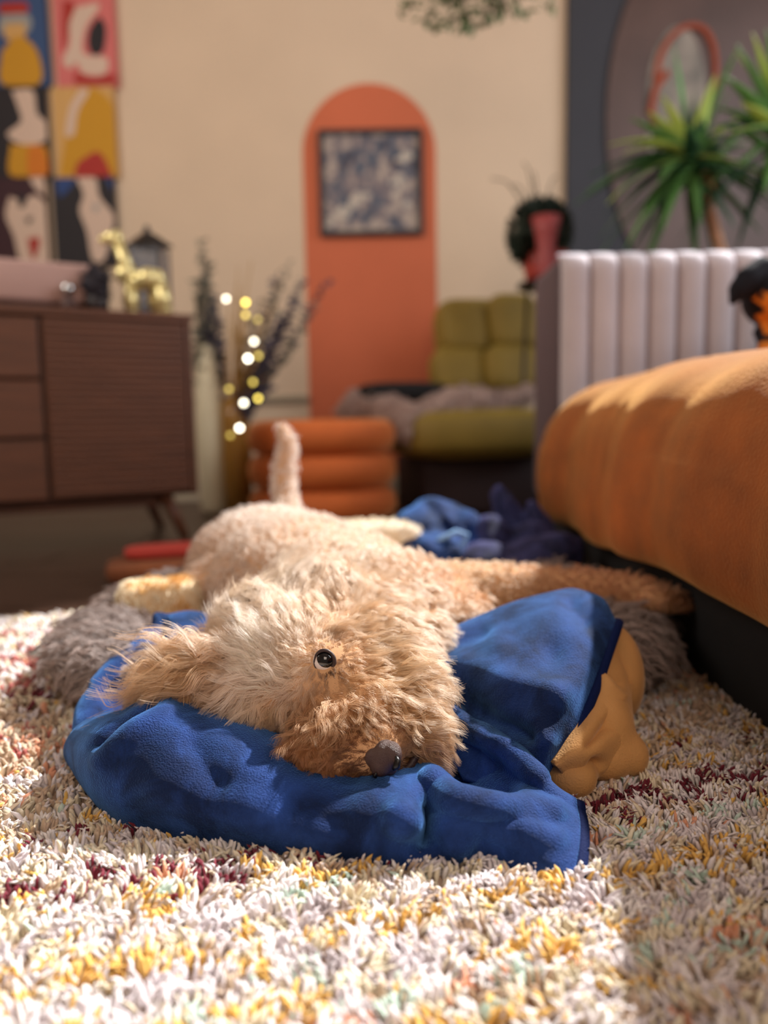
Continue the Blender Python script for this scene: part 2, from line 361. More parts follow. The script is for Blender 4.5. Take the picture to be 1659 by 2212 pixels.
    me.loops.add(len(loops)); me.loops.foreach_set('vertex_index', loops.astype(np.int32)); me.polygons.add(len(sizes))
    me.polygons.foreach_set('loop_start', (np.cumsum(sizes)-sizes).astype(np.int32)); me.update(calc_edges=True)
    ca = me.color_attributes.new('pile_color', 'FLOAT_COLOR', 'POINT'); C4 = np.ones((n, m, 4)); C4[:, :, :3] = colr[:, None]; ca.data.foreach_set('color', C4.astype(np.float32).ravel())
    print('rug blades', n)
    o = meobj('pile', me, mat('rug_yarn', (255, 255, 255), .85, attr='pile_color', sheen=.3), rug, world=False); o['kind'] = 'stuff'
pile()

# ---------------------------------------------------------------- blue blanket under the head
def velvet(name, c, sc, tint=(120, 165, 235)):
    m = mat(name, c, .75, sheen=1.0, sheencol=tint, sheenr=.35, bump=.9, bscale=600, spec=.2)
    N = m.node_tree.nodes; L = m.node_tree.links; b = N['Principled BSDF']
    n = N.new('ShaderNodeTexNoise'); n.inputs['Scale'].default_value = sc; n.inputs['Detail'].default_value = 6; n.inputs['Roughness'].default_value = .62; n.inputs['Distortion'].default_value = .5
    tc = [x for x in N if x.type == 'TEX_COORD'][0]; L.new(tc.outputs['Object'], n.inputs['Vector'])
    r = N.new('ShaderNodeMapRange'); r.inputs[1].default_value = .35; r.inputs[2].default_value = .65; r.inputs[3].default_value = .35; r.inputs[4].default_value = 1
    L.new(n.outputs['Fac'], r.inputs[0]); L.new(r.outputs[0], b.inputs['Sheen Weight'])
    r2 = N.new('ShaderNodeValToRGB'); cc = lin(c); r2.color_ramp.elements[0].position = .38; r2.color_ramp.elements[1].position = .74
    r2.color_ramp.elements[0].color = (*[x*.62 for x in cc], 1); r2.color_ramp.elements[1].color = (*[min(1, x*2.9+.015) for x in cc], 1)  # nap mottling, its bright patches painted up as velvet highlights
    L.new(n.outputs['Fac'], r2.inputs['Fac']); L.new(r2.outputs['Color'], b.inputs['Base Color']); return m
M_blue = velvet('blue_plush', (5, 36, 88), 16, (115, 180, 255))
M_hem = mat('navy_binding', (5, 24, 72), .8, spec=.15, sheen=.08, sheencol=(120, 160, 230), bump=.5, bscale=500)
M_tan = mat('tan_fleece', (204, 152, 92), .85, var=.08, vscale=14, sheen=.5, sheencol=(255, 225, 190), bump=.5, bscale=500)
bl = thing('blanket', 'royal blue plush blanket bunched under the curly dog\'s head', 'blanket', (0.0, .75, 0))
FC = [
 [(170,1655,.008),(155,1640,.018),(148,1622,.03),(150,1606,.042),(160,1590,.055),(178,1572,.062),(205,1558,.06),(240,1545,.05)],
 [(240,1750,.008),(222,1732,.02),(208,1700,.038),(203,1665,.055),(208,1630,.07),(225,1585,.085),(255,1553,.085),(300,1540,.07)],
 [(350,1795,.008),(342,1772,.022),(332,1730,.042),(325,1680,.062),(322,1625,.08),(328,1570,.095),(345,1520,.1),(390,1500,.08)],
 [(500,1818,.008),(498,1796,.022),(495,1750,.042),(492,1695,.06),(495,1640,.075),(505,1580,.085),(520,1530,.08),(540,1480,.07)],
 [(650,1838,.008),(650,1817,.022),(650,1775,.038),(652,1730,.05),(656,1685,.058),(665,1630,.06),(680,1570,.055),(690,1510,.05)],
 [(780,1852,.008),(780,1832,.022),(780,1795,.036),(783,1755,.046),(790,1710,.05),(800,1660,.048),(810,1600,.045),(820,1540,.045)],
 [(860,1860,.008),(862,1842,.02),(866,1800,.036),(872,1760,.05),(885,1712,.056),(900,1668,.05),(915,1600,.045),(930,1545,.05)],
 [(915,1862,.008),(915,1846,.016),(914,1810,.020),(914,1770,.026),(925,1715,.05),(938,1678,.055),(950,1620,.028),(962,1555,.052)],
 [(985,1850,.010),(985,1828,.022),(985,1795,.035),(984,1762,.047),(985,1725,.056),(985,1680,.034),(985,1625,.026),(985,1545,.066)],
 [(1050,1845,.012),(1050,1824,.026),(1050,1795,.037),(1050,1765,.046),(1052,1735,.053),(1052,1695,.036),(1050,1645,.030),(1045,1585,.064)],
 [(1120,1872,.008),(1120,1852,.018),(1120,1820,.028),(1120,1788,.036),(1120,1755,.042),(1118,1718,.036),(1118,1680,.034),(1115,1632,.052)],
 [(1190,1886,.008),(1190,1865,.016),(1192,1835,.022),(1194,1805,.027),(1195,1780,.031),(1194,1755,.034),(1192,1732,.035),(1190,1706,.037)],
 [(1235,1890,.008),(1240,1870,.013),(1244,1842,.017),(1246,1815,.02),(1246,1792,.022),(1244,1772,.024),(1240,1755,.025),(1235,1735,.026)]]
def Wn(cols, back=(0, .035, -.035), foot=(0, .03, -.002)):
    out = []
    for c in cols:
        p = [atz(*q) for q in c]
        if foot: p = [p[0]+Vector(foot)]+p
        if back: p.append(p[-1]+Vector(back))
        out.append([tuple(q) for q in p])
    return out
fr, FG = netobj('front_fold', Wn(FC), M_blue, bl, k=14, amp=.002, sc=18, seed=3, lines=[
 (.008, 18, [(935,1688),(977,1728),(1045,1742),(1130,1745),(1190,1760)]), (.006, 13, [(962,1520),(1016,1580),(1060,1590),(1113,1634),(1162,1686)]),
 (-.022, 24, [(945,1615),(975,1650),(1030,1680),(1095,1705)]), (-.006, 15, [(917,1745),(922,1785),(912,1820)]), (.010, 28, [(868,1775)]), (.007, 30, [(965,1790),(985,1815)]),
 (-.007, 26, [(1040,1815),(1100,1835)]), (.006, 24, [(1130,1800),(1190,1820)]), (-.010, 9, [(215,1612),(262,1566),(335,1527)]), (.006, 16, [(225,1640),(300,1575),(360,1545)]),
 (-.007, 34, [(420,1610),(470,1700)]), (.005, 40, [(350,1700),(560,1765)]), (-.006, 36, [(640,1745),(760,1790)]), (.005, 30, [(820,1700),(780,1760)])])
FL = [  # back to front, left to right
 [(930,1372,.12),(1010,1338,.13),(1090,1308,.145),(1170,1283,.158),(1240,1272,.165),(1300,1290,.158),(1331,1342,.14)],
 [(930,1430,.10),(1010,1400,.115),(1095,1375,.13),(1175,1350,.145),(1240,1340,.15),(1285,1350,.145),(1312,1396,.125)],
 [(940,1480,.085),(1015,1470,.095),(1090,1455,.11),(1160,1435,.12),(1220,1425,.125),(1262,1435,.12),(1289,1460,.105)],
 [(950,1540,.06),(1020,1540,.07),(1085,1530,.085),(1145,1515,.095),(1200,1510,.1),(1238,1515,.095),(1262,1528,.085)],
 [(960,1590,.045),(1030,1600,.05),(1090,1595,.06),(1140,1590,.07),(1185,1590,.072),(1215,1595,.065),(1236,1602,.06)],
 [(975,1640,.03),(1040,1660,.03),(1100,1660,.035),(1140,1660,.04),(1170,1655,.045),(1190,1655,.04),(1203,1655,.035)],
 [(1000,1680,.02),(1060,1700,.015),(1110,1700,.018),(1145,1700,.02),(1165,1695,.02),(1175,1692,.02),(1185,1690,.02)]]
R = [[tuple(atz(*q)) for q in r] for r in FL]
R = [[tuple(Vector(q)+Vector((0, .05, -.045))) for q in R[0]]]+R
R = [r for r in R]
flp, PG = netobj('side_flap', R, M_blue, bl, k=14, amp=.002, sc=16, seed=9, offset=1, lines=[
 (.008, 36, [(1075,1400)]), (-.008, 34, [(1190,1400)]), (-.018, 28, [(985,1500),(1050,1550),(1130,1580)]), (.010, 30, [(1000,1435),(1100,1475),(1200,1500)]), (-.010, 22, [(1265,1330),(1235,1300)]), (-.007, 18, [(960,1390),(1040,1365)]), (.006, 22, [(1150,1560),(1175,1600)])])
LC = [
 [(155,1572,.05),(163,1530,.062),(195,1485,.075),(245,1432,.09),(305,1382,.105),(348,1338,.125),(410,1320,.13),(480,1332,.13)],
 [(160,1590,.048),(185,1550,.062),(225,1510,.07),(275,1462,.085),(335,1420,.098),(375,1370,.115),(430,1355,.122),(500,1365,.12)],
 [(180,1610,.04),(215,1580,.05),(255,1550,.05),(310,1515,.055),(370,1480,.07),(420,1440,.09),(470,1420,.1),(530,1420,.1)],
 [(200,1630,.03),(240,1610,.04),(280,1590,.04),(340,1570,.045),(400,1540,.05),(460,1500,.07),(510,1480,.08),(560,1480,.08)]]
R = [[tuple(atz(*q)) for q in r] for r in LC]
R = [[tuple(Vector((q[0]*1.03-.006, q[1]+.05, .03))) for q in R[0]], [tuple(Vector((q[0]*1.01-.004, q[1]+.03, q[2]-.018))) for q in R[0]]]+R
netobj('rear_fold', R, M_blue, bl, k=14, amp=.003, sc=22, seed=5, offset=1, lines=[
 (-.014, 15, [(235,1500),(270,1455),(340,1405),(348,1345)]), (.007, 16, [(200,1470),(260,1410),(320,1365)]), (-.008, 18, [(300,1480),(360,1450)])])
def hem(name, pts, w, th=.0035, up=None):
    mb = MB(); pts = [Vector(p) for p in pts]
    mb.tube(pts, th, 8); return mb
def strip(pts, side, w, th, m, parent, name='hem'):
    n = len(pts); V = []; 
    for i in range(n):
        p = Vector(pts[i]); s = Vector(side[i]).normalized(); t = (Vector(pts[min(i+1, n-1)])-Vector(pts[max(i-1, 0)])).normalized(); nn = t.cross(s).normalized()
        for a, b in ((-.15, 1), (.5, 1.1), (1.0, .6), (1.06, 0), (1.0, -.6), (.5, -1.1), (-.15, -1)): V.append(p+s*w*a+nn*th*b)
    f = [(i*7+j, i*7+(j+1) % 7, (i+1)*7+(j+1) % 7, (i+1)*7+j) for i in range(n-1) for j in range(7)]
    f += [tuple(range(7)), tuple(reversed(range((n-1)*7, n*7)))]
    return pyobj(name, V, f, m, parent)
hx_ = [np.array(RC @ Vector((1, 0, 0))), np.array(RC @ Vector((0, -1, 0)))]
e = PG[:, -1]; strip(e[6:], [hx_[0]*.9+hx_[1]*.35]*len(e[6:]), .0085, .0036, M_hem, bl)
e = FG[-1]; strip(e[16:-12], [hx_[0]]*len(e[16:-12]), .0105, .0036, M_hem, bl)

# tan fleece underneath at the right
tf = thing('fleece_blanket', 'crumpled tan fleece blanket poking out beside the blue blanket\'s hem', 'blanket', (0.22, .85, 0))
TF = [
 [(1180,1640,.045),(1240,1560,.075),(1290,1450,.105),(1320,1370,.125)],
 [(1200,1655,.045),(1262,1590,.07),(1315,1480,.095),(1340,1370,.118)],
 [(1215,1672,.035),(1290,1610,.062),(1340,1510,.082),(1352,1395,.105)],
 [(1230,1688,.028),(1310,1640,.042),(1358,1560,.062),(1360,1440,.088)],
 [(1235,1700,.02),(1310,1668,.026),(1372,1620,.035),(1362,1520,.06)],
 [(1225,1712,.010),(1300,1680,.012),(1382,1648,.014),(1366,1590,.03)]]
R = [[tuple(atz(*q)) for q in r] for r in TF]
netobj('crumpled_fold', R, M_tan, tf, k=12, amp=.003, sc=34, seed=4, offset=1, lines=[(-.012, 14, [(1310,1430),(1345,1480)]), (.008, 14, [(1300,1470),(1340,1510)]), (-.012, 16, [(1280,1600),(1320,1560)]), (-.010, 14, [(1265,1690),(1290,1650)])])
mb = MB(); c = atz(1232, 1672, .026); mb.ell(c, (.026, .03, .023), Matrix.Rotation(.5, 3, 'Z')); c = atz(1352, 1628, .028); mb.ell(c, (.024, .03, .024))
c = atz(1285, 1560, .05); mb.ell(c, (.04, .06, .05)); c = atz(1325, 1450, .07); mb.ell(c, (.032, .07, .06))
c = atz(1300, 1630, .03); mb.ell(c, (.035, .035, .026))
me = remesh('bunched_fold', mb, M_tan, tf, .005, 10); meobj('bunched_fold', me, M_tan, tf)

# ---------------------------------------------------------------- dog bed
db = thing('dog_bed', 'shaggy grey round dog bed with cream lining under the curly dog', 'dog bed', (-.05, 1.25, 0))
M_grey = mat('grey_base', (120, 108, 104), .95)
def torus(c, ax, ay, r, rz_, n=48, k=14, bulge=1):
    v = []; f = []
    for i in range(n):
        a = 2*PI*i/n; ca, sa = [math.copysign(abs(q_)**.72, q_) for q_ in (math.cos(a), math.sin(a))]
        for j in range(k):
            b = 2*PI*j/k; rr = r*math.cos(b)
            v.append((c[0]+(ax+rr)*ca, c[1]+(ay+rr)*sa, c[2]+rz_*math.sin(b)))
    for i in range(n):
        for j in range(k): f.append((i*k+j, ((i+1) % n)*k+j, ((i+1) % n)*k+(j+1) % k, i*k+(j+1) % k))
    return v, f
BC = (-.035, 1.26, .055)
v, f = torus(BC, .40, .34, .07, .046); rim = pyobj('bolster', v, f, M_grey, db)
MB().ell((BC[0], BC[1], .03), (.36, .36, .028), nu=32).build('cushion', mat('cream_fleece', (232, 212, 178), .9, col2=(214, 170, 110), vscale=9, bump=.5, bscale=300), db)
v, f = torus(BC, .40, .34, .07, .046, 96, 20); me = bpy.data.meshes.new('t'); me.from_pydata(v, [], f); me.update()
P, Nn = sample_mesh(me, 14000, lambda c, nn: ((nn[:, 2] > -.3)*(c[:, 1] < 1.5))*1.0)
rd = P-np.array(BC); rd[:, 2] = 0; rd /= np.linalg.norm(rd, axis=1)[:, None]
make_fur('shag', P, Nn, rd*1.0+np.array([0, 0, -.3]), .032, np.tile(L3(150, 134, 128), (len(P), 1))*rng.uniform(.6, 1.5, len(P))[:, None], SHAG, db, nclump=900, lift=.7, rad=.0006, nseg=6, wave=.06, clump=.85)
# cream folded fleece pieces standing inside the bed
ML = MATS['cream_fleece']
cf = thing('fleece_throw', 'cream and tan fleece throw folded behind the curly dog\'s rump', 'throw', at(810, 1160, 1.62))
vv, ff = rbox(at(808, 1165, 1.62)+Vector((0, 0, -.062)), (.20, .14, .20), .03, .1, e=.3); pyobj('fold', vv, ff, mat('white_fleece', (222, 208, 186), .9), cf)
vv, ff = rbox(at(700, 1200, 1.66)+Vector((0, 0, -.055)), (.34, .12, .13), .03, -.1, e=.5); pyobj('fold', vv, ff, ML, cf)
cl = thing('fleece_pad', 'cream and tan fleece pad upright between grey bed edge and dog\'s flank', 'pad', at(330, 1330, 1.22))
vv, ff = rbox(at(345, 1338, 1.24), (.125, .08, .13), .03, .35, e=.3); pyobj('padding', vv, ff, ML, cl)

for t_ in (cf, cl):
    for o_ in list(t_.children):
        mm_ = o_.data.copy(); mm_.transform(Matrix.Translation(t_.location)); P, Nn = sample_mesh(mm_, 2600)
        cc_ = np.where((sinnoise(P, 22, 3) > .1)[:, None], L3(240, 226, 196), L3(214, 164, 96)) if t_ is cl else np.tile(L3(236, 226, 206), (len(P), 1))
        make_fur('pile', P, Nn, np.tile([.1, -.2, -.8], (len(P), 1)), .014, cc_, SHAG, t_, nclump=500, lift=.8, rad=.0009, nseg=5, wave=.1)

# ---------------------------------------------------------------- the curly dog
dog = thing('dog', 'curly apricot dog lying with its head on the blue blanket', 'dog', (0, 1.0, 0))
M_skin = mat('dog_skin', (205, 160, 118), .9)
mb = MB(); T = {}
def bp(px, py, Y, r, R=None): mb.ell(at(px, py, Y), r if isinstance(r, tuple) else (r, r, r), R)
bp(635, 1425, .835, (.078, .085, .068)); bp(590, 1400, .86, (.07, .07, .062)); bp(570, 1500, .80, (.06, .06, .052)); bp(500, 1450, .84, (.04, .05, .045))
bp(725, 1480, .775, (.064, .06, .058)); bp(815, 1430, .815, (.062, .06, .055)); bp(865, 1490, .775, (.046, .045, .045)); bp(880, 1545, .745, .034)
bp(790, 1555, .735, (.05, .045, .045)); bp(705, 1625, .71, (.038, .036, .034)); bp(740, 1600, .715, .04); bp(805, 1610, .70, .032); bp(905, 1590, .73, .026)
bp(690, 1340, .90, (.07, .08, .06)); bp(800, 1365, .93, (.065, .09, .058)); bp(860, 1345, 1.0, (.07, .09, .065)); bp(900, 1400, .93, (.04, .06, .05))
# body
bp(840, 1320, 1.08, (.10, .12, .085)); bp(740, 1290, 1.18, (.13, .16, .10)); bp(640, 1250, 1.32, (.145, .17, .112)); bp(580, 1222, 1.45, (.15, .15, .112)); bp(545, 1275, 1.38, (.13, .15, .09))
bp(700, 1330, 1.10, (.12, .12, .07)); bp(930, 1300, 1.14, (.07, .07, .055)); bp(960, 1345, 1.02, (.05, .06, .04))
dogbody = mb
leg = [(930, 1290, 1.16), (1040, 1272, 1.19), (1180, 1268, 1.2), (1300, 1272, 1.18), (1390, 1284, 1.15), (1440, 1298, 1.12)]
mb.tube([at(*q) for q in leg], [.055, .040, .031, .027, .027, .022], 12)
mb.ell(at(1435, 1298, 1.12), (.034, .026, .022))
for dx in (-.014, 0, .014): mb.ell(at(1462, 1302, 1.12)+Vector((0.004, dx, -.004)), (.02, .0085, .012))
mb.tube([at(*q) for q in [(1045, 1300, 1.1), (1000, 1340, 1.05), (960, 1330, 1.1)]], [.016, .028, .04], 10)
tl = [(625, 1130, 1.50), (616, 1070, 1.53), (612, 1010, 1.55), (622, 965, 1.56), (612, 930, 1.57), (600, 912, 1.57)]
mb.tube([at(*q) for q in tl], [.028, .022, .020, .018, .014, .006], 10)
# left ear base and flap
mb.ell(at(440, 1455, .80), (.05, .02, .032), Matrix.Rotation(-.25, 3, 'Y')); mb.ell(at(500, 1540, .775), (.045, .022, .028), Matrix.Rotation(.6, 3, 'Y')); mb.ell(at(400, 1470, .785), (.03, .014, .022))
me = remesh('body', mb, M_skin, dog, .007, 9)
mec = me.copy(); body = meobj('body', me, M_skin, dog)
# groom guides: px, py, Y, direction in the picture plane (right, down), toward viewer, length, colour, lift, wave
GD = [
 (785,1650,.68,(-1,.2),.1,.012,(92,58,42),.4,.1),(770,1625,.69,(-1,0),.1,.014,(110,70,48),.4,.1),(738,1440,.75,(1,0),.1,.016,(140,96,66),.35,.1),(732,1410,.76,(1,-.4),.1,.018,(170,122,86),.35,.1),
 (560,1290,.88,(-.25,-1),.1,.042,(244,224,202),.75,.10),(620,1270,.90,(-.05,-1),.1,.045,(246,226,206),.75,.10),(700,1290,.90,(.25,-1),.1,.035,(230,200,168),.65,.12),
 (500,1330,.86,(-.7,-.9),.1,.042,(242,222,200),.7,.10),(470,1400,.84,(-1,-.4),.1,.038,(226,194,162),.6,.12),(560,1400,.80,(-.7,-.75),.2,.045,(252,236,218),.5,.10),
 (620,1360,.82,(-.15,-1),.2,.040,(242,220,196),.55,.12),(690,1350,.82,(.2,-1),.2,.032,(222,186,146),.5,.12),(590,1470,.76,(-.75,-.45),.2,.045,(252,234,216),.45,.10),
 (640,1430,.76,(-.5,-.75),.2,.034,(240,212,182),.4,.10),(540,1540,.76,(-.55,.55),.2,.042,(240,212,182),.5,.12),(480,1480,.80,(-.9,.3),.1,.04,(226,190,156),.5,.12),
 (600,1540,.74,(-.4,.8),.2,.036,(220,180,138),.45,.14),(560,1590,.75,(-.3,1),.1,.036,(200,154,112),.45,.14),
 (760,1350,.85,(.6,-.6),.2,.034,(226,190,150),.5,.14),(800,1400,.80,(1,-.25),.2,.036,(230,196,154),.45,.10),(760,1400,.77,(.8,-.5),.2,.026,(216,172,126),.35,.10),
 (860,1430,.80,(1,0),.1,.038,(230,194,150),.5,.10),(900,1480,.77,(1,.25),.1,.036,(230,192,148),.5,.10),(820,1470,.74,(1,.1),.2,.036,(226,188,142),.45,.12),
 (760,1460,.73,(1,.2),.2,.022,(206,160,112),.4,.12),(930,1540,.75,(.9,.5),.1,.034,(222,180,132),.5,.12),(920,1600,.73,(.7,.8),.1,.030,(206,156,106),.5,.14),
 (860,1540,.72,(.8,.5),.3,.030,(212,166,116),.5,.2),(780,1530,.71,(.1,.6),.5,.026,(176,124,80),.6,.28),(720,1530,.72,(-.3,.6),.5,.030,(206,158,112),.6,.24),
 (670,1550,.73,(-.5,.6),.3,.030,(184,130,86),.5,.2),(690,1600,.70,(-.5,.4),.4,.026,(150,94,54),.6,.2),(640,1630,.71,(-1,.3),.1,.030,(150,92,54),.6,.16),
 (660,1680,.69,(-.5,1),.1,.032,(156,96,54),.6,.16),(720,1690,.68,(0,1),.1,.030,(150,90,50),.6,.16),(770,1680,.68,(.2,1),.1,.024,(132,78,44),.6,.16),  # lower muzzle browns: real ginger fur plus shading put into the colour
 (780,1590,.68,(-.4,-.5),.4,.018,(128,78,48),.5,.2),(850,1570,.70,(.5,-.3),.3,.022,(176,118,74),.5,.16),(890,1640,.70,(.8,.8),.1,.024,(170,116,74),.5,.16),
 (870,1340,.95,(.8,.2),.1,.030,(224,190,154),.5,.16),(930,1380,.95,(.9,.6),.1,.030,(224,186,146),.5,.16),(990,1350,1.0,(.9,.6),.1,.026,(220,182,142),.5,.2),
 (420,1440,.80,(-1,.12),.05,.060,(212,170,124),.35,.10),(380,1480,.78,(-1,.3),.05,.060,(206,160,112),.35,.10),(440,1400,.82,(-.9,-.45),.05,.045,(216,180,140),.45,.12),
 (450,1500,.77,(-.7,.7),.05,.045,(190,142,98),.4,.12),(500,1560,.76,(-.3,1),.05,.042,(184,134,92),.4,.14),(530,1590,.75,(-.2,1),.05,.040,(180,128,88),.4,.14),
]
from mathutils.bvhtree import BVHTree
bvh = BVHTree.FromPolygons([v.co.copy() for v in mec.vertices], [tuple(p.vertices) for p in mec.polygons])
def onskin(px, py, Y):
    h = bvh.ray_cast(Vector((0, 0, CH)), ray(px, py).normalized())[0]
    return h if h is not None and abs(h.y-Y) < .25 else at(px, py, Y)
GP = np.array([tuple(onskin(g[0], g[1], g[2])) for g in GD]); X0 = np.array(RC @ Vector((1, 0, 0))); Y0 = np.array(RC @ Vector((0, -1, 0))); Z0 = np.array(RC @ Vector((0, 0, 1)))
GDv = np.array([X0*g[3][0]+Y0*g[3][1]+Z0*g[4] for g in GD]); GL = np.array([[g[5], g[7], g[8]] for g in GD]); GCo = np.array([lin(g[6]) for g in GD])
# eye and nose places
EYE = onskin(700, 1427, .75); NOSE = onskin(830, 1632, .68)+(onskin(830, 1632, .68)-Vector((0, 0, CH))).normalized()*.0050; print('eye', EYE, 'nose', NOSE)
EYEc = np.array(EYE); NOc = np.array(NOSE)
eyeaxis = (Vector((0, 0, CH))-EYE).normalized()
def headmask(c, nn):
    hd = (c[:, 1] < 1.0).astype(float); vis = (nn@(-np.array(ray(700, 1450).normalized())) > -.35)
    d = np.linalg.norm(c-EYEc, axis=1); dn = np.linalg.norm(c-NOc, axis=1)
    return hd*vis*(d > .0112)*(dn > .013)
P, Nn = sample_mesh(mec, 120000, headmask)
def proj(P):
    q = (P-np.array([0, 0, CH]))@np.array(RC); return (W-1)/2+F*q[:, 0]/-q[:, 2], (H-1)/2-F*q[:, 1]/-q[:, 2]
qx, qy = proj(P); ok = ~((qx > 890) & (qy > 1385) & (P[:, 1] > .768)) & ~((qx > 880) & (qy > 1375) & (P[:, 1] > .86)); P, Nn = P[ok], Nn[ok]
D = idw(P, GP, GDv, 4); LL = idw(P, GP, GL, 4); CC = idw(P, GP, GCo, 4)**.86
# hair near the eye is short and combed away from it; short around the nose
de = P-EYEc; dd = np.linalg.norm(de, axis=1); k = np.clip((.046-dd)/.028, 0, 1)[:, None]; D = D*(1-k)+k*de/(dd[:, None]+1e-6); Lh = LL[:, 0]*(1-.72*k[:, 0]); LF = LL[:, 1]*(1-.45*k[:, 0])
lowlid = np.exp(-(np.linalg.norm(P-np.array(onskin(712, 1452, .755)), axis=1)/.011)**2)[:, None]; CC = CC*(1-.8*lowlid)
dn = np.linalg.norm(P-NOc, axis=1); k = np.clip((.040-dn)/.024, 0, 1); Lh = Lh*(1-.8*k); dv = P-NOc; D = D*(1-k[:, None])+k[:, None]*dv/(dn[:, None]+1e-6)
CC = CC*(1-.35*k[:, None])
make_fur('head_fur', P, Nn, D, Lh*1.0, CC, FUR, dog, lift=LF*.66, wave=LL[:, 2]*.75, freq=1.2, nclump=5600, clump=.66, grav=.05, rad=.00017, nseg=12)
# body coat: short curls
def bodymask(c, nn): return (c[:, 1] >= .93)*(nn[:, 2] > -.5)*((nn[:, 1] < .75) | (c[:, 2] > .2))*1.0
P, Nn = sample_mesh(mec, 60000, bodymask); qx, qy = proj(P); ok = ~((qx > 880) & (qy > 1350+.0*qx)); P, Nn = P[ok], Nn[ok]
D = np.tile(np.array([.25, .7, -.3]), (len(P), 1)); br = P[:, 0] > .1; D[br] = np.array([.6, -.2, -.6])
g2 = np.array([tuple(at(580, 1130, 1.45)), tuple(at(420, 1250, 1.4)), tuple(at(800, 1280, 1.1)), tuple(at(1000, 1270, 1.18)), tuple(at(1300, 1270, 1.18)), tuple(at(610, 980, 1.55)), tuple(at(1000, 1330, 1.05))])
gc = np.array([lin(c) for c in [(238, 228, 218), (214, 188, 168), (240, 226, 208), (228, 198, 160), (196, 142, 104), (226, 208, 196), (214, 164, 118)]])
CC = idw(P, g2, gc, 3); Lb = np.where(P[:, 1] < 1.08, .022, .015); tailm = P[:, 2] > .25; Lb = np.where(tailm, .016, Lb)
make_fur('coat', P, Nn, D, Lb, CC, FUR, dog, lift=.7, wave=.24, freq=1.1, nclump=8000, clump=.85, grav=.08, rad=.00034, nseg=8, seed=3)
# loose long ear strands and stray hairs
P, Nn = sample_mesh(mec, 900, lambda c, nn: (np.linalg.norm(c-np.array(at(400, 1470, .785)), axis=1) < .06)*1.0)
D = idw(P, GP, GDv, 4); CC = idw(P, GP, GCo, 4)
make_fur('ear_fringe', P, Nn, D, .075, CC*1.15, FUR, dog, lift=.3, wave=.11, freq=1.5, nclump=70, clump=.93, grav=.02, rad=.0003, nseg=14, seed=8)
# eye
R = eyeaxis.to_track_quat('Z', 'Y').to_matrix()
ey = MB(); ey.ell(EYE-eyeaxis*.004, (.0115, .0115, .0115), R, 28, 20); eyo = ey.build('eye', mat('eye_white', (225, 212, 206), .12, var=.05, vscale=200), dog)
gd = (eyeaxis+Vector(X0)*.24-Vector(Y0)*.33).normalized(); R2 = gd.to_track_quat('Z', 'Y').to_matrix()
ir = MB(); ir.ell(EYE-eyeaxis*.004+gd*.0034, (.0100, .0100, .0086), R2, 28, 20); ir.build('iris', mat('eye_dark', (11, 13, 18), .05, spec=.8), eyo)
M_lid = mat('lid_skin', (56, 38, 36), .5, bump=.2)
def lidarc(a0, a1, rx, ry, r0, dz):
    pts = [EYE+eyeaxis*dz+Vector(X0)*math.cos(a)*rx+Vector(Y0)*math.sin(a)*ry for a in np.linspace(a0, a1, 16)]
    rr_ = [r0*(.35+.65*math.sin(PI*i/15)) for i in range(16)]; MB().tube(pts, rr_, 8).build('eyelid', M_lid, dog)
lidarc(-PI*1.05, PI*.05, .0094, .0104, .0018, .0030)      # upper lid
lidarc(-PI*.35, PI*.62, .0096, .0108, .0027, .0020)      # front and lower lid
lidarc(PI*.45, PI*1.1, .0098, .0108, .0014, .002)
# second eye, on the side that lies on the blanket
e2 = at(602, 1565, .785); ey = MB(); ey.ell(e2, (.010, .010, .010)); ey.build('eye', MATS['eye_dark'], dog)
# nose leather with nostrils
nz = MB(); q = NOSE; xr, dn_, tw = Vector(X0), Vector(Y0), Vector(Z0); g_ = .74
def nq(a, b, c): return q+(xr*a+dn_*b+tw*c)*g_
def nr(*a): return tuple(x*g_ for x in a)
nz.ell(q, nr(.019, .017, .021)); nz.ell(nq(.009, -.004, .006), nr(.013, .013, .016)); nz.ell(nq(-.005, .010, .004), nr(.014, .013, .015)); nz.ell(nq(.002, .018, -.004), nr(.014, .010, .009)); nz.ell(nq(-.014, 0, 0), nr(.013, .013, .015))
me = remesh('nose', nz, M_skin, dog, .0012, 5); M_nose = mat('nose_leather', (78, 54, 48), .38, bump=.7, bscale=1200, spec=.6)
no = meobj('nose', me, M_nose, dog)
ns = MB(); ns.tube([nq(.0135+a, .003+b, .016+c) for a, b, c in ((.0005, -.008, .001), (.003, -.003, .003), (.001, .004, .0035), (-.003, .008, .003))], [.0012, .0028, .0034, .0018], 8); ns.build('nostril', mat('nostril_dark', (10, 8, 9), .35), no)
ns = MB(); ns.tube([nq(a, b, c) for a, b, c in ((-.010, .016, .015), (-.012, .020, .014), (-.010, .024, .011))], [.001, .0018, .001], 8); ns.build('nostril', MATS['nostril_dark'], no)

lp = MB(); lp.tube([onskin(x, y, .7)+eyeaxis*.001 for x, y in ((845, 1672), (868, 1668), (888, 1650), (902, 1628), (908, 1606))], [.002, .0035, .004, .0035, .002], 8); lp.build('lip', M_lid, dog)

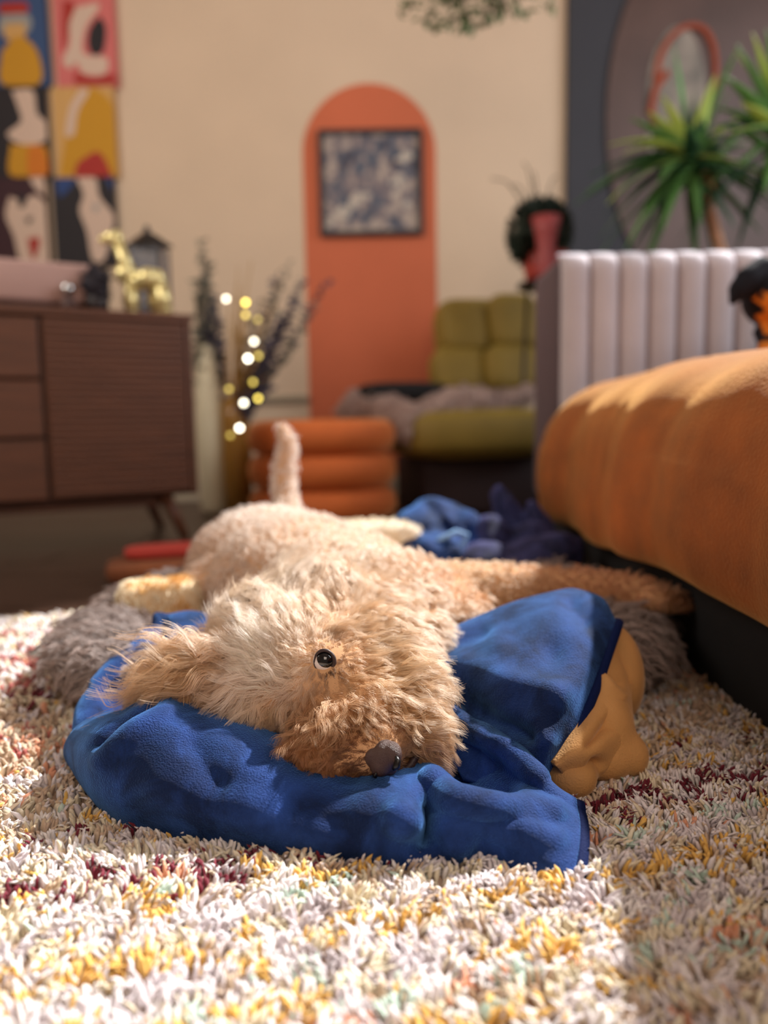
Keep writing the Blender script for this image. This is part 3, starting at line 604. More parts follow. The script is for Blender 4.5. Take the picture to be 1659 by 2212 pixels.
# ---------------------------------------------------------------- second blanket behind
b2 = thing('blanket', 'crumpled blue plush blanket with pale blue edge behind the dog\'s shoulder', 'blanket', atz(940, 1215, .02))
mb = MB()
for px, py, Y, r in [(905, 1150, 1.66, (.06, .07, .06)), (950, 1130, 1.7, (.075, .07, .055)), (1000, 1150, 1.68, (.05, .06, .055)), (900, 1195, 1.6, (.07, .06, .04)), (960, 1200, 1.58, (.08, .07, .045)), (880, 1165, 1.68, (.04, .06, .06)), (1010, 1190, 1.64, (.05, .06, .05))]: mb.ell(at(px, py, Y), r, Matrix.Rotation(.4, 3, 'Y'))
me = remesh('folds', mb, M_blue, b2, .007, 6)
V = np.empty(len(me.vertices)*3); me.vertices.foreach_get('co', V); V = V.reshape(-1, 3); V += .010*sinnoise(V, 34, 2)[:, None]*np.array([.5, -.6, .7]); me.vertices.foreach_set('co', V.ravel())
meobj('folds', me, M_blue, b2)
mb = MB(); mb.tube([at(*q) for q in [(920, 1180, 1.57), (950, 1165, 1.55), (985, 1148, 1.55), (1008, 1155, 1.56), (1000, 1175, 1.55), (975, 1182, 1.55)]], .006, 8); mb.build('edge_trim', mat('pale_blue', (120, 165, 220), .7), b2)
b3 = thing('blanket', 'dark navy crumpled cloth on the floor in the sofa\'s shadow', 'blanket', atz(1130, 1220, .02))
mb = MB()
for px, py, Y, r in [(1060, 1170, 1.66, (.05, .07, .06)), (1110, 1150, 1.75, (.035, .05, .12)), (1150, 1185, 1.65, (.06, .07, .06)), (1200, 1200, 1.55, (.06, .06, .05)), (1120, 1210, 1.55, (.08, .06, .04)), (1030, 1210, 1.55, (.06, .06, .035)), (1170, 1150, 1.7, (.025, .05, .08))]: mb.ell(at(px, py, Y), r, Matrix.Rotation(-.35, 3, 'Y'))
me = remesh('folds', mb, M_blue, b3, .007, 5); V = np.empty(len(me.vertices)*3); me.vertices.foreach_get('co', V); V = V.reshape(-1, 3); V += .010*sinnoise(V, 34, 6)[:, None]*np.array([.6, -.5, .6]); me.vertices.foreach_set('co', V.ravel())
meobj('folds', me, velvet('navy_plush', (30, 34, 70), 20, (110, 110, 170)), b3)

# ---------------------------------------------------------------- sofa with channelled back, orange throw
M_lilac = mat('lilac_velvet', (190, 180, 184), .7, sheen=.6, sheencol=(230, 232, 255), sheenr=.4, var=.08, vscale=6, bump=.2, bscale=400, spec=.15)
M_side = mat('plum_velvet', (84, 68, 72), .7, sheen=.4, sheencol=(210, 205, 230))
sofa = thing('sofa', 'lilac grey velvet sofa end with vertical channel tufting, right of the chair', 'sofa', (.9, 2.3, 0))
YF = 2.12; x0 = at(1215, 560, YF).x; zt = at(1400, 532, YF).z
MB().box(((x0+2.3)/2-.0, YF+.22, (zt+.14)/2), (2.3-x0, .36, zt-.145)).build('backrest', M_side, sofa, bevel=.03, seg=4, smooth=True)
cw = at(1412, 700, YF).x-at(1349, 700, YF).x
for i in range(15):
    xc = x0+cw*(i+.5); prof = []
    V = []; f = []; nz_, nx_ = 20, 12; zb = .3
    for j in range(nz_+1):
        t = j/nz_; a = max(0, (t-.55)/.45)*PI/2; z = zb+(zt-.06-zb)*min(1, t/.55) if t < .55 else zt-.06+.06*math.sin(a); back = .07*(1-math.cos(a)); sh = math.cos(a)**.5 if t < 1 else 0
        for k in range(nx_+1):
            s = -1+2*k/nx_; V.append((xc+s*cw*.497, YF+.04+back-(.02+.026*math.sqrt(max(0, 1-abs(s)**2.0))*(.25+.75*sh)), z))
    f = [(j*(nx_+1)+k, j*(nx_+1)+k+1, (j+1)*(nx_+1)+k+1, (j+1)*(nx_+1)+k) for j in range(nz_) for k in range(nx_)]
    pyobj('channel', V, f, M_lilac, sofa)
XS = .45
MB().box((1.15, 1.05, .08), (1.4, 2.1, .155)).build('base', mat('black_fabric', (14, 12, 14), .95), sofa, bevel=.01)
MB().box((1.24, 1.05, .30), (1.45, 2.05, .28)).build('seat', mat('seat_fabric', (96, 84, 92), .9), sofa, bevel=.08, seg=4)
throw = thing('throw', 'mustard orange plush throw covering the sofa seat', 'throw', (.9, 1.2, .4))
M_or = mat('orange_plush', (140, 70, 14), .8, sheen=.55, sheencol=(255, 205, 130), sheenr=.4, var=.22, vscale=18, bump=.8, bscale=220)
# cross-sections along y
def section(y, t):
    xo = .395+.012*math.sin(y*9)+.008*math.sin(y*23+1); zt_ = .478+.012*math.sin(y*4.0+2.2); zb = .15+.012*math.sin(y*7)
    r = .20; pts = [(xo+.045, zb-.004), (xo+.015, zb), (xo-.002, zb+.03), (xo-.008, zb+.09), (xo-.002, zb+.15)]
    for a in np.linspace(0, PI/2, 9)[1:]: pts.append((xo+r-r*math.cos(a), zt_-r*.95+r*.95*math.sin(a)))
    for x in (.75, .95, 1.2, 1.5, 1.9): pts.append((x, zt_+.012*math.sin(x*9+y*3)))
    return pts
ys = list(np.linspace(.12, 1.92, 46)); V = []
for y in ys: V.append([(x, y, z) for x, z in section(y, 0)])
last = section(1.92, 0)
for kx, (dy, sz, dx) in enumerate([(.06, .985, .012), (.11, .93, .04), (.14, .82, .08), (.15, .65, .10), (.15, .42, .11)]):
    V.append([(x+dx*max(0, 1-(x-.39)*1.2), 1.92+dy, min(z, .15+(z-.15)*sz) if z > .15 else z) for x, z in last])
Vn = np.array(V); a, b, _ = Vn.shape
G = cr(Vn, np.linspace(0, a-1, (a-1)*3+1)); G = cr(G.transpose(1, 0, 2), np.linspace(0, b-1, (b-1)*4+1)).transpose(1, 0, 2); a, b, _ = G.shape; Q = G.reshape(-1, 3).copy()
Q[:, 0] += .004*sinnoise(Q*np.array([1, 2.2, .25]), 10, 11); Q[:, 2] += .006*sinnoise(Q, 9, 12)
pyobj('fabric', Q, [(i*b+j, i*b+j+1, (i+1)*b+j+1, (i+1)*b+j) for i in range(a-1) for j in range(b-1)], M_or, throw); mod(throw.children[0], 'SOLIDIFY', thickness=.012, offset=-1)

# black and tan dog on the sofa
d2 = thing('dog', 'black and tan dog sitting on the orange throw at the right edge', 'dog', (.95, 1.8, .5))
mb = MB(); Yd = 1.72
hc_ = at(1668, 640, Yd)
mb.ell(hc_, (.062, .075, .066)); mb.ell(hc_+Vector((.035, -.075, -.025)), (.032, .06, .03)); mb.ell(hc_+Vector((.0, .0, .025)), (.055, .06, .05))
mb.ell(hc_+Vector((.045, .04, -.09)), (.05, .06, .09)); mb.ell(at(1690, 750, 1.8)+Vector((.12, .10, .03)), (.10, .14, .10)); mb.ell(hc_+Vector((.36, .30, -.09)), (.12, .16, .10))
mb.tube([hc_+Vector((.0, -.0, -.07)), at(1668, 745, Yd-.02), at(1655, 772, Yd-.06)], [.04, .028, .022], 10); mb.tube([hc_+Vector((.09, -.0, -.07)), at(1760, 745, Yd-.02), at(1755, 775, Yd-.06)], [.04, .028, .022], 10)
# ear flap
mb.tube([at(1655, 575, Yd-.01), at(1612, 605, Yd-.03), at(1592, 628, Yd-.035), at(1577, 660, Yd-.035)], [.028, .028, .020, .006], 10)
mb.ell(at(1600, 622, Yd-.034), (.03, .012, .026), Matrix.Rotation(-.7, 3, 'Y'))
mb.tube([hc_+Vector((.05, .0, .04)), hc_+Vector((.10, -.02, .01)), hc_+Vector((.115, -.02, -.05))], [.02, .026, .010], 10)
me = remesh('body', mb, M_skin, d2, .006, 5); b_ = meobj('body', me, None or mat('black_tan_coat', (24, 24, 30), .8, attr='coat', spec=.2, bump=.5, bscale=300), d2)
ca = me.color_attributes.new('coat', 'FLOAT_COLOR', 'POINT'); V = np.empty(len(me.vertices)*3); me.vertices.foreach_get('co', V); V = V.reshape(-1, 3)+np.array(d2.location)
blk, tan_ = L3(22, 24, 32), L3(222, 132, 44); hcn = np.array(hc_); C4 = np.ones((len(V), 4))
nz_ = .010*sinnoise(V, 60, 3); k = ((V[:, 2] < hcn[2]+.004+nz_) & (V[:, 2] > hcn[2]-.085) & (V[:, 1] < hcn[1]-.015+nz_) & (V[:, 0] > hcn[0]-.045+nz_)); k |= (V[:, 2] < hcn[2]-.10) & (V[:, 1] < hcn[1]-.02)
C4[:, :3] = np.where(k[:, None], tan_, blk); ca.data.foreach_set('color', C4.astype(np.float32).ravel())
MB().ell(hc_+Vector((.042, -.135, -.018)), (.014, .01, .011)).build('nose', MATS['eye_dark'], d2)
for s in (-1, 1): MB().ell(hc_+Vector((.028+.03*s, -.062, .012)), (.008, .008, .008)).build('eye', MATS['eye_dark'], d2)

# ---------------------------------------------------------------- pouf
pf = thing('pouf', 'terracotta velvet pouf of three stacked rings in front of the chair', 'pouf', (at(694, 1000, 2.75).x, 3.10, 0))
M_pf = mat('terracotta_velvet', (216, 110, 48), .75, sheen=1.0, sheencol=(255, 190, 130), sheenr=.4, var=.06, vscale=10)
px_ = at(696, 1000, 3.10).x; zf = 0.0; RT = (at(853, 1000, 3.10).x-at(535, 1000, 3.10).x)/2
zts = [at(700, 1127, 3.10-RT).z, at(700, 1056, 3.10-RT).z, at(700, 985, 3.10-RT).z, at(700, 906, 3.10).z]
zts = [.004, .004+(zts[3])*.33, .004+zts[3]*.66, zts[3]]
for i in range(3):
    zc = (zts[i]+zts[i+1])/2; hh = (zts[i+1]-zts[i])/2; prof = [(0.001, -hh*.9)]+[(RT-hh*.95+hh*.95*max(0, math.cos(a))**.8, hh*math.sin(a)) for a in np.linspace(-PI/2, PI/2, 15)]+[(0.001, hh*.93)]
    MB().lathe(prof, (px_, 3.10, zc), 48).build('ring', M_pf, pf)

# ---------------------------------------------------------------- olive armchair
ch = thing('armchair', 'olive green velvet lounge chair with tufted back beside the terracotta arch', 'chair', (at(1010, 1100, 3.2).x, 3.25, 0))
M_ol = mat('olive_velvet', (128, 104, 34), .7, sheen=.6, sheencol=(230, 210, 110), sheenr=.4, var=.12, vscale=6)
cx = at(1010, 1000, 3.2)
vv, ff = rbox(at(1015, 935, 3.32), (.69, .56, .21), 0, .30, e=.55); pyobj('seat', vv, ff, M_ol, ch)
RB = Matrix.Rotation(.25, 3, 'Z') @ Matrix.Rotation(-.28, 3, 'X')
RB2 = Matrix.Rotation(-.12, 3, 'Y') @ RB
for (pxx, pyy, w, hgt) in ((1000, 710, .24, .26), (1105, 700, .24, .27), (990, 805, .26, .22), (1100, 800, .26, .22)):
    vv, ff = rbox(at(pxx, pyy, 3.66-(pyy-700)*.0006), (w, .16, hgt), 0, RB, e=.5); pyobj('back_cushion', vv, ff, M_ol, ch)
vv, ff = rbox(at(1050, 760, 3.74), (.5, .10, .52), 0, RB, e=.4); pyobj('backrest', vv, ff, M_ol, ch)
MB().box((at(1020, 1050, 3.4).x, 3.45, .12), (.58, .5, .235), rz=.2).build('base', mat('dark_brown_base', (52, 34, 34), .8), ch, bevel=.02)
cu = thing('cushion', 'black cushion lying on the olive chair behind the fluffy throw', 'cushion', at(860, 850, 3.35))
vv, ff = rbox(at(865, 850, 3.55), (.42, .34, .10), 0, .2, e=.6); pyobj('cover', vv, ff, mat('black_cloth', (16, 15, 18), .9), cu)
ft = thing('fluffy_throw', 'pinkish grey fluffy throw draped across the olive chair seat', 'throw', at(930, 900, 3.1))
mb = MB(); pts = [(745, 900, 3.5), (775, 872, 3.48), (830, 880, 3.42), (880, 905, 3.2), (930, 898, 3.15), (985, 870, 3.18), (1040, 870, 3.2), (1090, 872, 3.28), (1150, 845, 3.35)]
mb.tube([at(*q) for q in pts], [.05, .07, .065, .06, .06, .065, .055, .04, .03], 14); mb.tube([at(*q) for q in [(900, 900, 3.16), (890, 925, 3.1), (880, 945, 3.08)]], [.06, .05, .03], 12)
me = remesh('fabric', mb, M_skin, ft, .012, 4); mc2 = me.copy(); meobj('fabric', me, mat('fluffy_base', (176, 150, 140), .95), ft)
P, Nn = sample_mesh(mc2, 9000); make_fur('fluff', P, Nn, np.tile([-.5, -.2, -.8], (len(P), 1)), .05, np.tile(L3(196, 172, 162), (len(P), 1)), SHAG, ft, nclump=500, lift=.6, rad=.0012, nseg=6, wave=.1)

# ---------------------------------------------------------------- framed picture in the arch
p0, p1, p2, p3 = [at(x, y, WY-.02) for x, y in ((687, 280), (912, 285), (910, 505), (692, 505))]
pc = (p0+p1+p2+p3)/4; pw = (p1.x-p0.x); phh = (p0.z-p2.z)
pic = thing('framed_picture', 'square abstract picture in black frame hanging inside the terracotta arch', 'picture', pc)
for (c, d) in (((0, 0, phh/2-.01), (pw, .03, .022)), ((0, 0, -phh/2+.01), (pw, .03, .022)), ((-pw/2+.01, 0, 0), (.022, .03, phh-.04)), ((pw/2-.01, 0, 0), (.022, .03, phh-.04))):
    MB().box(pc+Vector(c), d).build('frame_bar', mat('black_frame', (40, 36, 38), .5), pic, smooth=False, bevel=.003)
def blot(name, scale, cols, seed, dist=.0):
    m = bpy.data.materials.new(name); m.use_nodes = True; N = m.node_tree.nodes; L = m.node_tree.links; b = N['Principled BSDF']; b.inputs['Roughness'].default_value = .6
    tc = N.new('ShaderNodeTexCoord'); n = N.new('ShaderNodeTexNoise'); n.inputs['Scale'].default_value = scale; n.inputs['Detail'].default_value = 3; n.inputs['Distortion'].default_value = dist
    mp = N.new('ShaderNodeMapping'); mp.inputs['Location'].default_value = (seed, seed*2, 0); L.new(tc.outputs['Object'], mp.inputs[0]); L.new(mp.outputs[0], n.inputs['Vector'])
    r = N.new('ShaderNodeValToRGB'); r.color_ramp.interpolation = 'EASE'
    for i, (p, c) in enumerate(cols):
        e = r.color_ramp.elements[i] if i < 2 else r.color_ramp.elements.new(p); e.position = p; e.color = (*lin(c), 1)
    L.new(n.outputs['Fac'], r.inputs[0]); L.new(r.outputs[0], b.inputs['Base Color']); return m
MP = blot('abstract_print', 16, [(.30, (70, 50, 58)), (.40, (78, 90, 106)), (.5, (120, 108, 112)), (.64, (176, 160, 148))], 3.2, .5)
MB().box(pc+Vector((0, .006, 0)), (pw-.03, .008, phh-.03)).build('print', MP, pic, smooth=False)
# small pale marks of the print along a diagonal, thin raised dabs of paint
mb = MB()
for i in range(26):
    t = i/25; x = -pw*.40+t*pw*.55+random.uniform(-.02, .02); z = -phh*.36+t*phh*.42+random.uniform(-.02, .02)
    if i > 15: x = pw*.30+random.uniform(-.05, .06); z = random.uniform(-.12, .14)
    MB().ell(pc+Vector((x, .002, z)), (random.uniform(.014, .024), .0015, random.uniform(.012, .02)), None, 8, 5).build('paint_dab', mat('pale_paint', (196, 184, 170), .7), pic)


# ---------------------------------------------------------------- dog portraits painting (left)
PT = thing('painting', 'tall colourful painting of six cartoon dog portraits above the sideboard', 'painting', at(130, 300, WY-.02))
cols_x = [(-70, 108), (110, 254)]; rows_y = [(-30, 186), (188, 382), (384, 572)]
Yp = WY-.03
def flat(pts, cols, mi): return pts
PM = [mat('paint_'+n, c, .75) for n, c in [('navy', (52, 78, 120)), ('pink', (208, 110, 106)), ('black', (34, 28, 32)), ('ochre', (206, 160, 96)), ('gold', (198, 142, 24)), ('bone', (212, 184, 164)), ('red', (168, 44, 34)), ('orange', (206, 116, 24)), ('grey', (150, 150, 146)), ('blue', (40, 66, 120)), ('plum', (58, 26, 34))]]
NM = dict(navy=0, pink=1, black=2, ochre=3, gold=4, bone=5, red=6, orange=7, grey=8, blue=9, plum=10)
def panel(c, r, bgc, shapes):
    x0, x1 = cols_x[c]; y0, y1 = rows_y[r]; sh = 18*(r*.5)
    a = at(x0, y0, Yp); b = at(x1, y1, Yp); ctr = (a+b)/2; mb = MB(); 
    mb.box((ctr.x, Yp+.012, ctr.z), (b.x-a.x, .03, a.z-b.z), mi=NM[bgc]); lay = 0
    for colr, pts in shapes:
        lay += 1; n = len(pts); P2 = [at(x, y, Yp-.003) for x, y in pts]
        dense = cr(np.array([tuple(p) for p in P2+[P2[0]]]), np.linspace(0, n, n*5+1))[:-1]
        q = [(min(max(p[0], a.x+.002), b.x-.002), Yp-.003-.0012*lay, min(max(p[2], b.z+.002), a.z-.002)) for p in dense]
        k = len(q); mb.add(q+[(x, Yp-.0028, z) for x, _, z in q], [tuple(range(k))]+[(i, (i+1) % k, (i+1) % k+k, i+k) for i in range(k)], NM[colr])
    mb.build('portrait_panel', PM, PT, smooth=False)
panel(0, 0, 'navy', [('red', [(0, 5), (55, 5), (55, 28), (0, 28)]), ('grey', [(0, 32), (62, 32), (60, 70), (0, 70)]), ('ochre', [(10, 52), (52, 52), (50, 84), (12, 84)]), ('gold', [(5, 110), (40, 78), (80, 110), (86, 180), (4, 180)])])
panel(1, 0, 'pink', [('red', [(135, 0), (160, 8), (150, 60), (138, 110), (134, 60)]), ('bone', [(165, 15), (215, 10), (185, 60), (180, 115), (230, 125), (225, 160), (180, 158), (165, 135), (150, 148), (135, 130), (150, 95), (150, 50)]), ('black', [(215, 35), (228, 60), (222, 110), (200, 118), (190, 95), (195, 60)]), ('red', [(165, 155), (200, 168), (244, 160), (244, 180), (165, 180)])])
panel(0, 1, 'black', [('bone', [(25, 195), (70, 195), (80, 245), (108, 270), (95, 305), (50, 312), (15, 290), (45, 262), (38, 230)]), ('gold', [(22, 312), (100, 318), (95, 380), (22, 378)]), ('orange', [(60, 318), (92, 318), (104, 375), (62, 378)])])
panel(1, 1, 'ochre', [('gold', [(128, 378), (145, 280), (165, 195), (205, 190), (245, 230), (252, 300), (253, 378)]), ('bone', [(172, 192), (192, 196), (168, 240), (160, 290), (142, 290), (150, 235)]), ('red', [(168, 350), (212, 328), (238, 370), (235, 382), (165, 382)])])
panel(0, 2, 'plum', [('bone', [(62, 384), (100, 384), (106, 425), (80, 410)]), ('bone', [(20, 425), (50, 432), (75, 422), (104, 450), (102, 500), (112, 560), (50, 570), (30, 510), (12, 465)]), ('black', [(36, 420), (58, 425), (52, 446), (42, 446)]), ('black', [(55, 470), (70, 470), (62, 484)]), ('red', [(60, 515), (86, 515), (76, 555), (68, 552)])])
panel(1, 2, 'black', [('blue', [(118, 386), (162, 386), (130, 425)]), ('blue', [(228, 386), (254, 386), (254, 425)]), ('bone', [(165, 384), (205, 384), (215, 425), (245, 465), (240, 505), (225, 560), (200, 560), (188, 500), (172, 455), (180, 420)]), ('grey', [(200, 440), (215, 446), (206, 458)])])

# ---------------------------------------------------------------- sideboard
A = Vector((-.635, 2.62, 0)); ang = math.atan2(.30, .52); U = Vector((math.cos(ang), math.sin(ang), 0)); Vv = Vector((-U.y, U.x, 0))
zb, zt2 = .155, .755; LEN = 1.5; DEP = .40
M_wal = mat('walnut', (98, 56, 34), .45, var=.30, vscale=5, stretch=(1, 1, 22), bump=.25, bscale=40)
M_wald = mat('walnut_dark', (60, 32, 24), .55, var=.2, vscale=6)
sb = thing('sideboard', 'long walnut sideboard with drawers and splayed legs below the painting', 'sideboard', A-U*LEN/2+Vv*DEP/2)
def sbx(name, u0, u1, d0, d1, z0, z1, m, parent=sb, bev=.003):
    c = A-U*((u0+u1)/2)+Vv*((d0+d1)/2)+Vector((0, 0, (z0+z1)/2))
    return MB().box(c, (abs(u1-u0), abs(d1-d0), z1-z0), rz=ang).build(name, m, parent, bevel=bev, smooth=False)
sbx('body', 0, LEN, .02, DEP, zb, zt2-.025, M_wald); sbx('top', -.005, LEN+.005, -.004, DEP, zt2-.025, zt2, M_wal)
sbx('end_panel', -.002, .02, 0, DEP, zb, zt2-.025, M_wal); sbx('end_panel', LEN-.02, LEN+.002, 0, DEP, zb, zt2-.025, M_wal)
u1 = .46
dr = sbx('door', .024, u1, -.002, .02, zb+.012, zt2-.035, M_wal)
for i in range(26):
    z0 = zb+.02+i*.0212; sbx('slat', .03, u1-.006, -.008, 0, z0, z0+.018, M_wal, sb, .002)
for k, (a_, b_) in enumerate(((zb+.012, zb+.195), (zb+.205, zb+.375), (zb+.385, zt2-.035))):
    d_ = sbx('drawer', u1+.012, u1+.50, -.004, .018, a_, b_, M_wal)
sbx('door', u1+.512, LEN-.024, -.002, .02, zb+.012, zt2-.035, M_wal)
for u, d in ((.10, .05), (LEN-.10, .05), (.10, DEP-.05), (LEN-.10, DEP-.05)):
    p = A-U*u+Vv*d; q = p+U*(.06 if u < .5 else -.06)+Vv*(-.02 if d < .2 else .02)
    MB().tube([p+Vector((0, 0, zb+.002)), q+Vector((0, 0, .001))], [.024, .014], 12).build('leg', M_wal, sb)
MB().box(A-U*.75+Vv*.08+Vector((0, 0, zb-.018)), (1.3, .03, .036), rz=ang).build('stretcher', M_wal, sb, smooth=False)

def onsb(px, py, d=.12):     # place on the sideboard top under pixel column px
    best = None
    for k in range(400):
        u = k*.004-.02; p = A-U*u+Vv*d; v_ = RC.transposed() @ (p+Vector((0, 0, zt2))-Vector((0, 0, CH))); x = (W-1)/2+F*v_.x/-v_.z
        if best is None or abs(x-px) < best[0]: best = (abs(x-px), p)
    return Vector((best[1].x, best[1].y, zt2))
c = onsb(60, 0, .14); pk = thing('fabric_box', 'long dusty pink box with rounded edge on the sideboard under the painting', 'box', c)
c1 = onsb(205, 0, .14); c2 = c1-U*.55
MB().box((c1+c2)/2+Vector((0, 0, .085)), (.55, .16, .125), rz=ang).build('case', mat('dusty_pink', (186, 150, 140), .8, bump=.4, bscale=300), pk, bevel=.012)
MB().box((c1+c2)/2+Vector((0, 0, .0125)), (.53, .14, .024), rz=ang).build('foot', M_wald, pk, bevel=.004)
kb = thing('glass_ornament', 'small round silver ornament on dark base in front of the pink box', 'ornament', onsb(150, 0, .03))
q = onsb(150, 0, .03); MB().ell(q+Vector((0, 0, .062)), (.02, .02, .02)).build('ball', mat('silver', (200, 200, 200), .15, metal=1), kb); MB().lathe([(.024, 0), (.026, .01), (.010, .03), (.008, .046)], q, 20).build('stand', M_wald, kb)
q = onsb(212, 0, .05); pn = thing('cactus', 'dark round spiky plant ball between pink box and gold figure', 'plant', q)
mb = MB(); mb.ell(q+Vector((0, 0, .085)), (.042, .042, .05))
for i in range(90):
    d = Vector((random.gauss(0, 1), random.gauss(0, 1), random.gauss(0, 1))).normalized(); p = q+Vector((0, 0, .085))+Vector((d.x*.042, d.y*.042, d.z*.05)); mb.tube([p, p+d*.02], [.006, .0005], 4)
mb.build('head', mat('dark_plant', (46, 40, 48), .8), pn); MB().lathe([(.024, 0), (.034, .002), (.038, .045), (.03, .045)], q, 20).build('pot', mat('dark_pot', (40, 30, 32), .5), pn)
# gold balloon-style animal
gq = onsb(300, 0, .06); gf = thing('figurine', 'shiny gold long-necked animal figurine at the sideboard\'s right end', 'figurine', gq)
GY = gq.y; M_gold = mat('gold', (240, 224, 160), .3, metal=.6)
def g3(px, py): 
    p = at(px, py, GY); t = (p.x-gq.x)*U.y/U.x*0; return p
mb = MB()
zleg = zt2+.0
def limb(name, pts, rad, lab=None):
    mb = MB(); pp = [g3(*q) for q in pts]
    for p in pp: p.z = max(p.z, zt2+.014)
    for i in range(len(pp)-1): pass
    mb.tube(pp, rad, 14); mb.ell(pp[0], (rad[0],)*3, None, 14, 10); mb.ell(pp[-1], (rad[-1],)*3, None, 14, 10); return mb.build(name, M_gold, gf)
limb('torso', [(300, 608), (318, 600), (338, 602)], [.030, .034, .030])
limb('leg', [(283, 615), (281, 650), (284, 676)], [.022, .026, .022]); limb('leg', [(345, 612), (352, 645), (357, 676)], [.022, .025, .022])
for d in (.05,):
    o = limb('leg', [(292, 612), (294, 645), (296, 672)], [.02, .022, .02]); o.location += Vv*.05; o = limb('leg', [(338, 612), (341, 645), (346, 672)], [.02, .022, .02]); o.location += Vv*.05
limb('neck', [(278, 590), (268, 560), (255, 528)], [.024, .020, .018]); limb('head', [(252, 516), (236, 512), (222, 518)], [.024, .020, .014]); limb('collar', [(268, 592), (274, 590)], [.032, .032])
limb('ear', [(252, 510), (256, 500)], [.009, .005]); limb('ear', [(246, 510), (248, 500)], [.009, .005])
# lantern behind
lq = onsb(326, 0, .28); la = thing('lantern', 'black metal lantern with pointed roof behind the gold figurine', 'lantern', lq)
M_bm = mat('black_metal', (34, 32, 36), .4, metal=.6); s_ = .062; zl0 = .0; zl1 = .265
pz = at(326, 488, lq.y).z-zt2; zl1 = pz-.075
MB().box(lq+Vector((0, 0, .01)), (s_*2.2, s_*2.2, .02)).build('base', M_bm, la); 
for i in (-1, 1):
    for j in (-1, 1): MB().box(lq+Vector((i*s_*.93, j*s_*.93, zl1/2)), (.008, .008, zl1)).build('post', M_bm, la, smooth=False)
MB().lathe([(s_*1.5, 0), (s_*1.35, .008), (s_*.5, .045), (.012, .055), (.010, .07), (.004, .078)], lq+Vector((0, 0, zl1)), 4).build('roof', M_bm, la, smooth=False)
for i, (dx, dy) in enumerate(((0, -1), (0, 1), (-1, 0), (1, 0))):
    MB().box(lq+Vector((dx*s_*.93, dy*s_*.93, zl1/2+.01)), (.002 if dx else s_*1.75, .002 if dy else s_*1.75, zl1-.03)).build('pane', mat('lantern_glass', (200, 205, 215), .08, trans=.85), la, smooth=False)
MB().lathe([(.026, 0), (.026, .1), (.004, .105)], lq+Vector((0, 0, .021)), 20).build('candle', mat('candle', (225, 215, 205), .6), la)

# floor cloth
fc = thing('folded_cloth', 'red and brown folded cloth on the dark floor left of the dog\'s rump', 'cloth', atz(345, 1222, .01))
vv, ff = rbox(atz(345, 1225, .03), (.26, .2, .055), 0, .3, e=.5); pyobj('fold', vv, ff, mat('brown_cloth', (120, 66, 34), .9, var=.3, vscale=12), fc)
vv, ff = rbox(atz(345, 1225, .03)+Vector((.01, .02, .04)), (.2, .12, .03), 0, .35, e=.5); pyobj('fold', vv, ff, mat('red_cloth', (170, 52, 40), .9), fc)

# ---------------------------------------------------------------- vases, stems, lights by the wall
def vase(name, label, px, Y, prof, m, n=28):
    b = Vector((at(px, 1000, Y).x, Y, 0)); t = thing(name, label, 'vase', b); MB().lathe(prof, b, n).build('vessel', m, t); return t, b
tv, bv = vase('vase', 'tall amber glass floor vase holding golden twigs, left of the pouf', 512, 3.42, [(.05, 0), (.062, .004), (.066, .25), (.06, .42), (.05, .5), (.045, .5), (.05, .4), (.05, .02)], mat('amber_glass', (176, 128, 60), .15, trans=.35))
M_twig = mat('gold_twig', (168, 128, 62), .5, metal=.3)
tw_ends = []
for i in range(22):
    ex = random.uniform(478, 610); eyy = random.uniform(560, 860); e_ = at(ex, eyy, 3.25+random.uniform(-.08, .08)); st = bv+Vector((random.uniform(-.02, .02), random.uniform(-.02, .02), .03)); tp = bv+Vector((random.uniform(-.03, .03), random.uniform(-.03, .03), .5))
    md = tp.lerp(e_, .5)+Vector((random.uniform(-.02, .02), 0, 0)); MB().tube([st, tp, md, e_], [.005, .005, .004, .0015], 5).build('twig', M_twig, tv)
ev, be = vase('vase', 'slim pale ceramic floor vase with dark eucalyptus, beside the sideboard', 458, 3.45, [(.05, 0), (.058, .02), (.068, .3), (.06, .55), (.035, .72), (.03, .74), (.024, .74), (.03, .6)], mat('pale_ceramic', (214, 202, 172), .4))
def leafy(parent, base, tip, n, size, m, stem_m, spread=.04, r0=.004, flat_=False):
    base, tip = Vector(base), Vector(tip); md = (base+tip)/2+Vector((random.uniform(-.02, .02), 0, .02)); mb = MB(); P = [tuple(base), tuple(md), tuple(tip)]
    C = cr(np.array(P), np.linspace(0, 2, 9)); mb.tube(C, [r0*(1-.7*i/8) for i in range(9)], 5); st = mb.build('stem', stem_m, parent); lf = MB()
    for i in range(n):
        t = .25+.75*i/n; p = Vector(cr(np.array(P), np.array([t*2*.999]))[0]); d = Vector((random.gauss(0, 1), random.gauss(0, 1), random.uniform(-.2, .8))).normalized(); s = size*random.uniform(.6, 1.1)*(1.1-.5*t)
        n_ = d.orthogonal().normalized(); w_ = d.cross(n_)
        q = [p, p+d*s*.4+n_*s*.32, p+d*s, p+d*s*.4-n_*s*.32, p+d*s*.45+w_*s*.08]
        lf.add(q, [(0, 1, 4), (1, 2, 4), (2, 3, 4), (3, 0, 4)])
    lf.build('foliage', m, parent)
M_euc = mat('eucalyptus', (74, 76, 84), .7); M_lav = mat('dried_purple', (66, 62, 84), .8); M_euc2 = mat('sage_leaf', (120, 116, 100), .8)
eu = thing('eucalyptus', 'dark dried eucalyptus stems rising beside the sideboard\'s right end', 'plant', be)
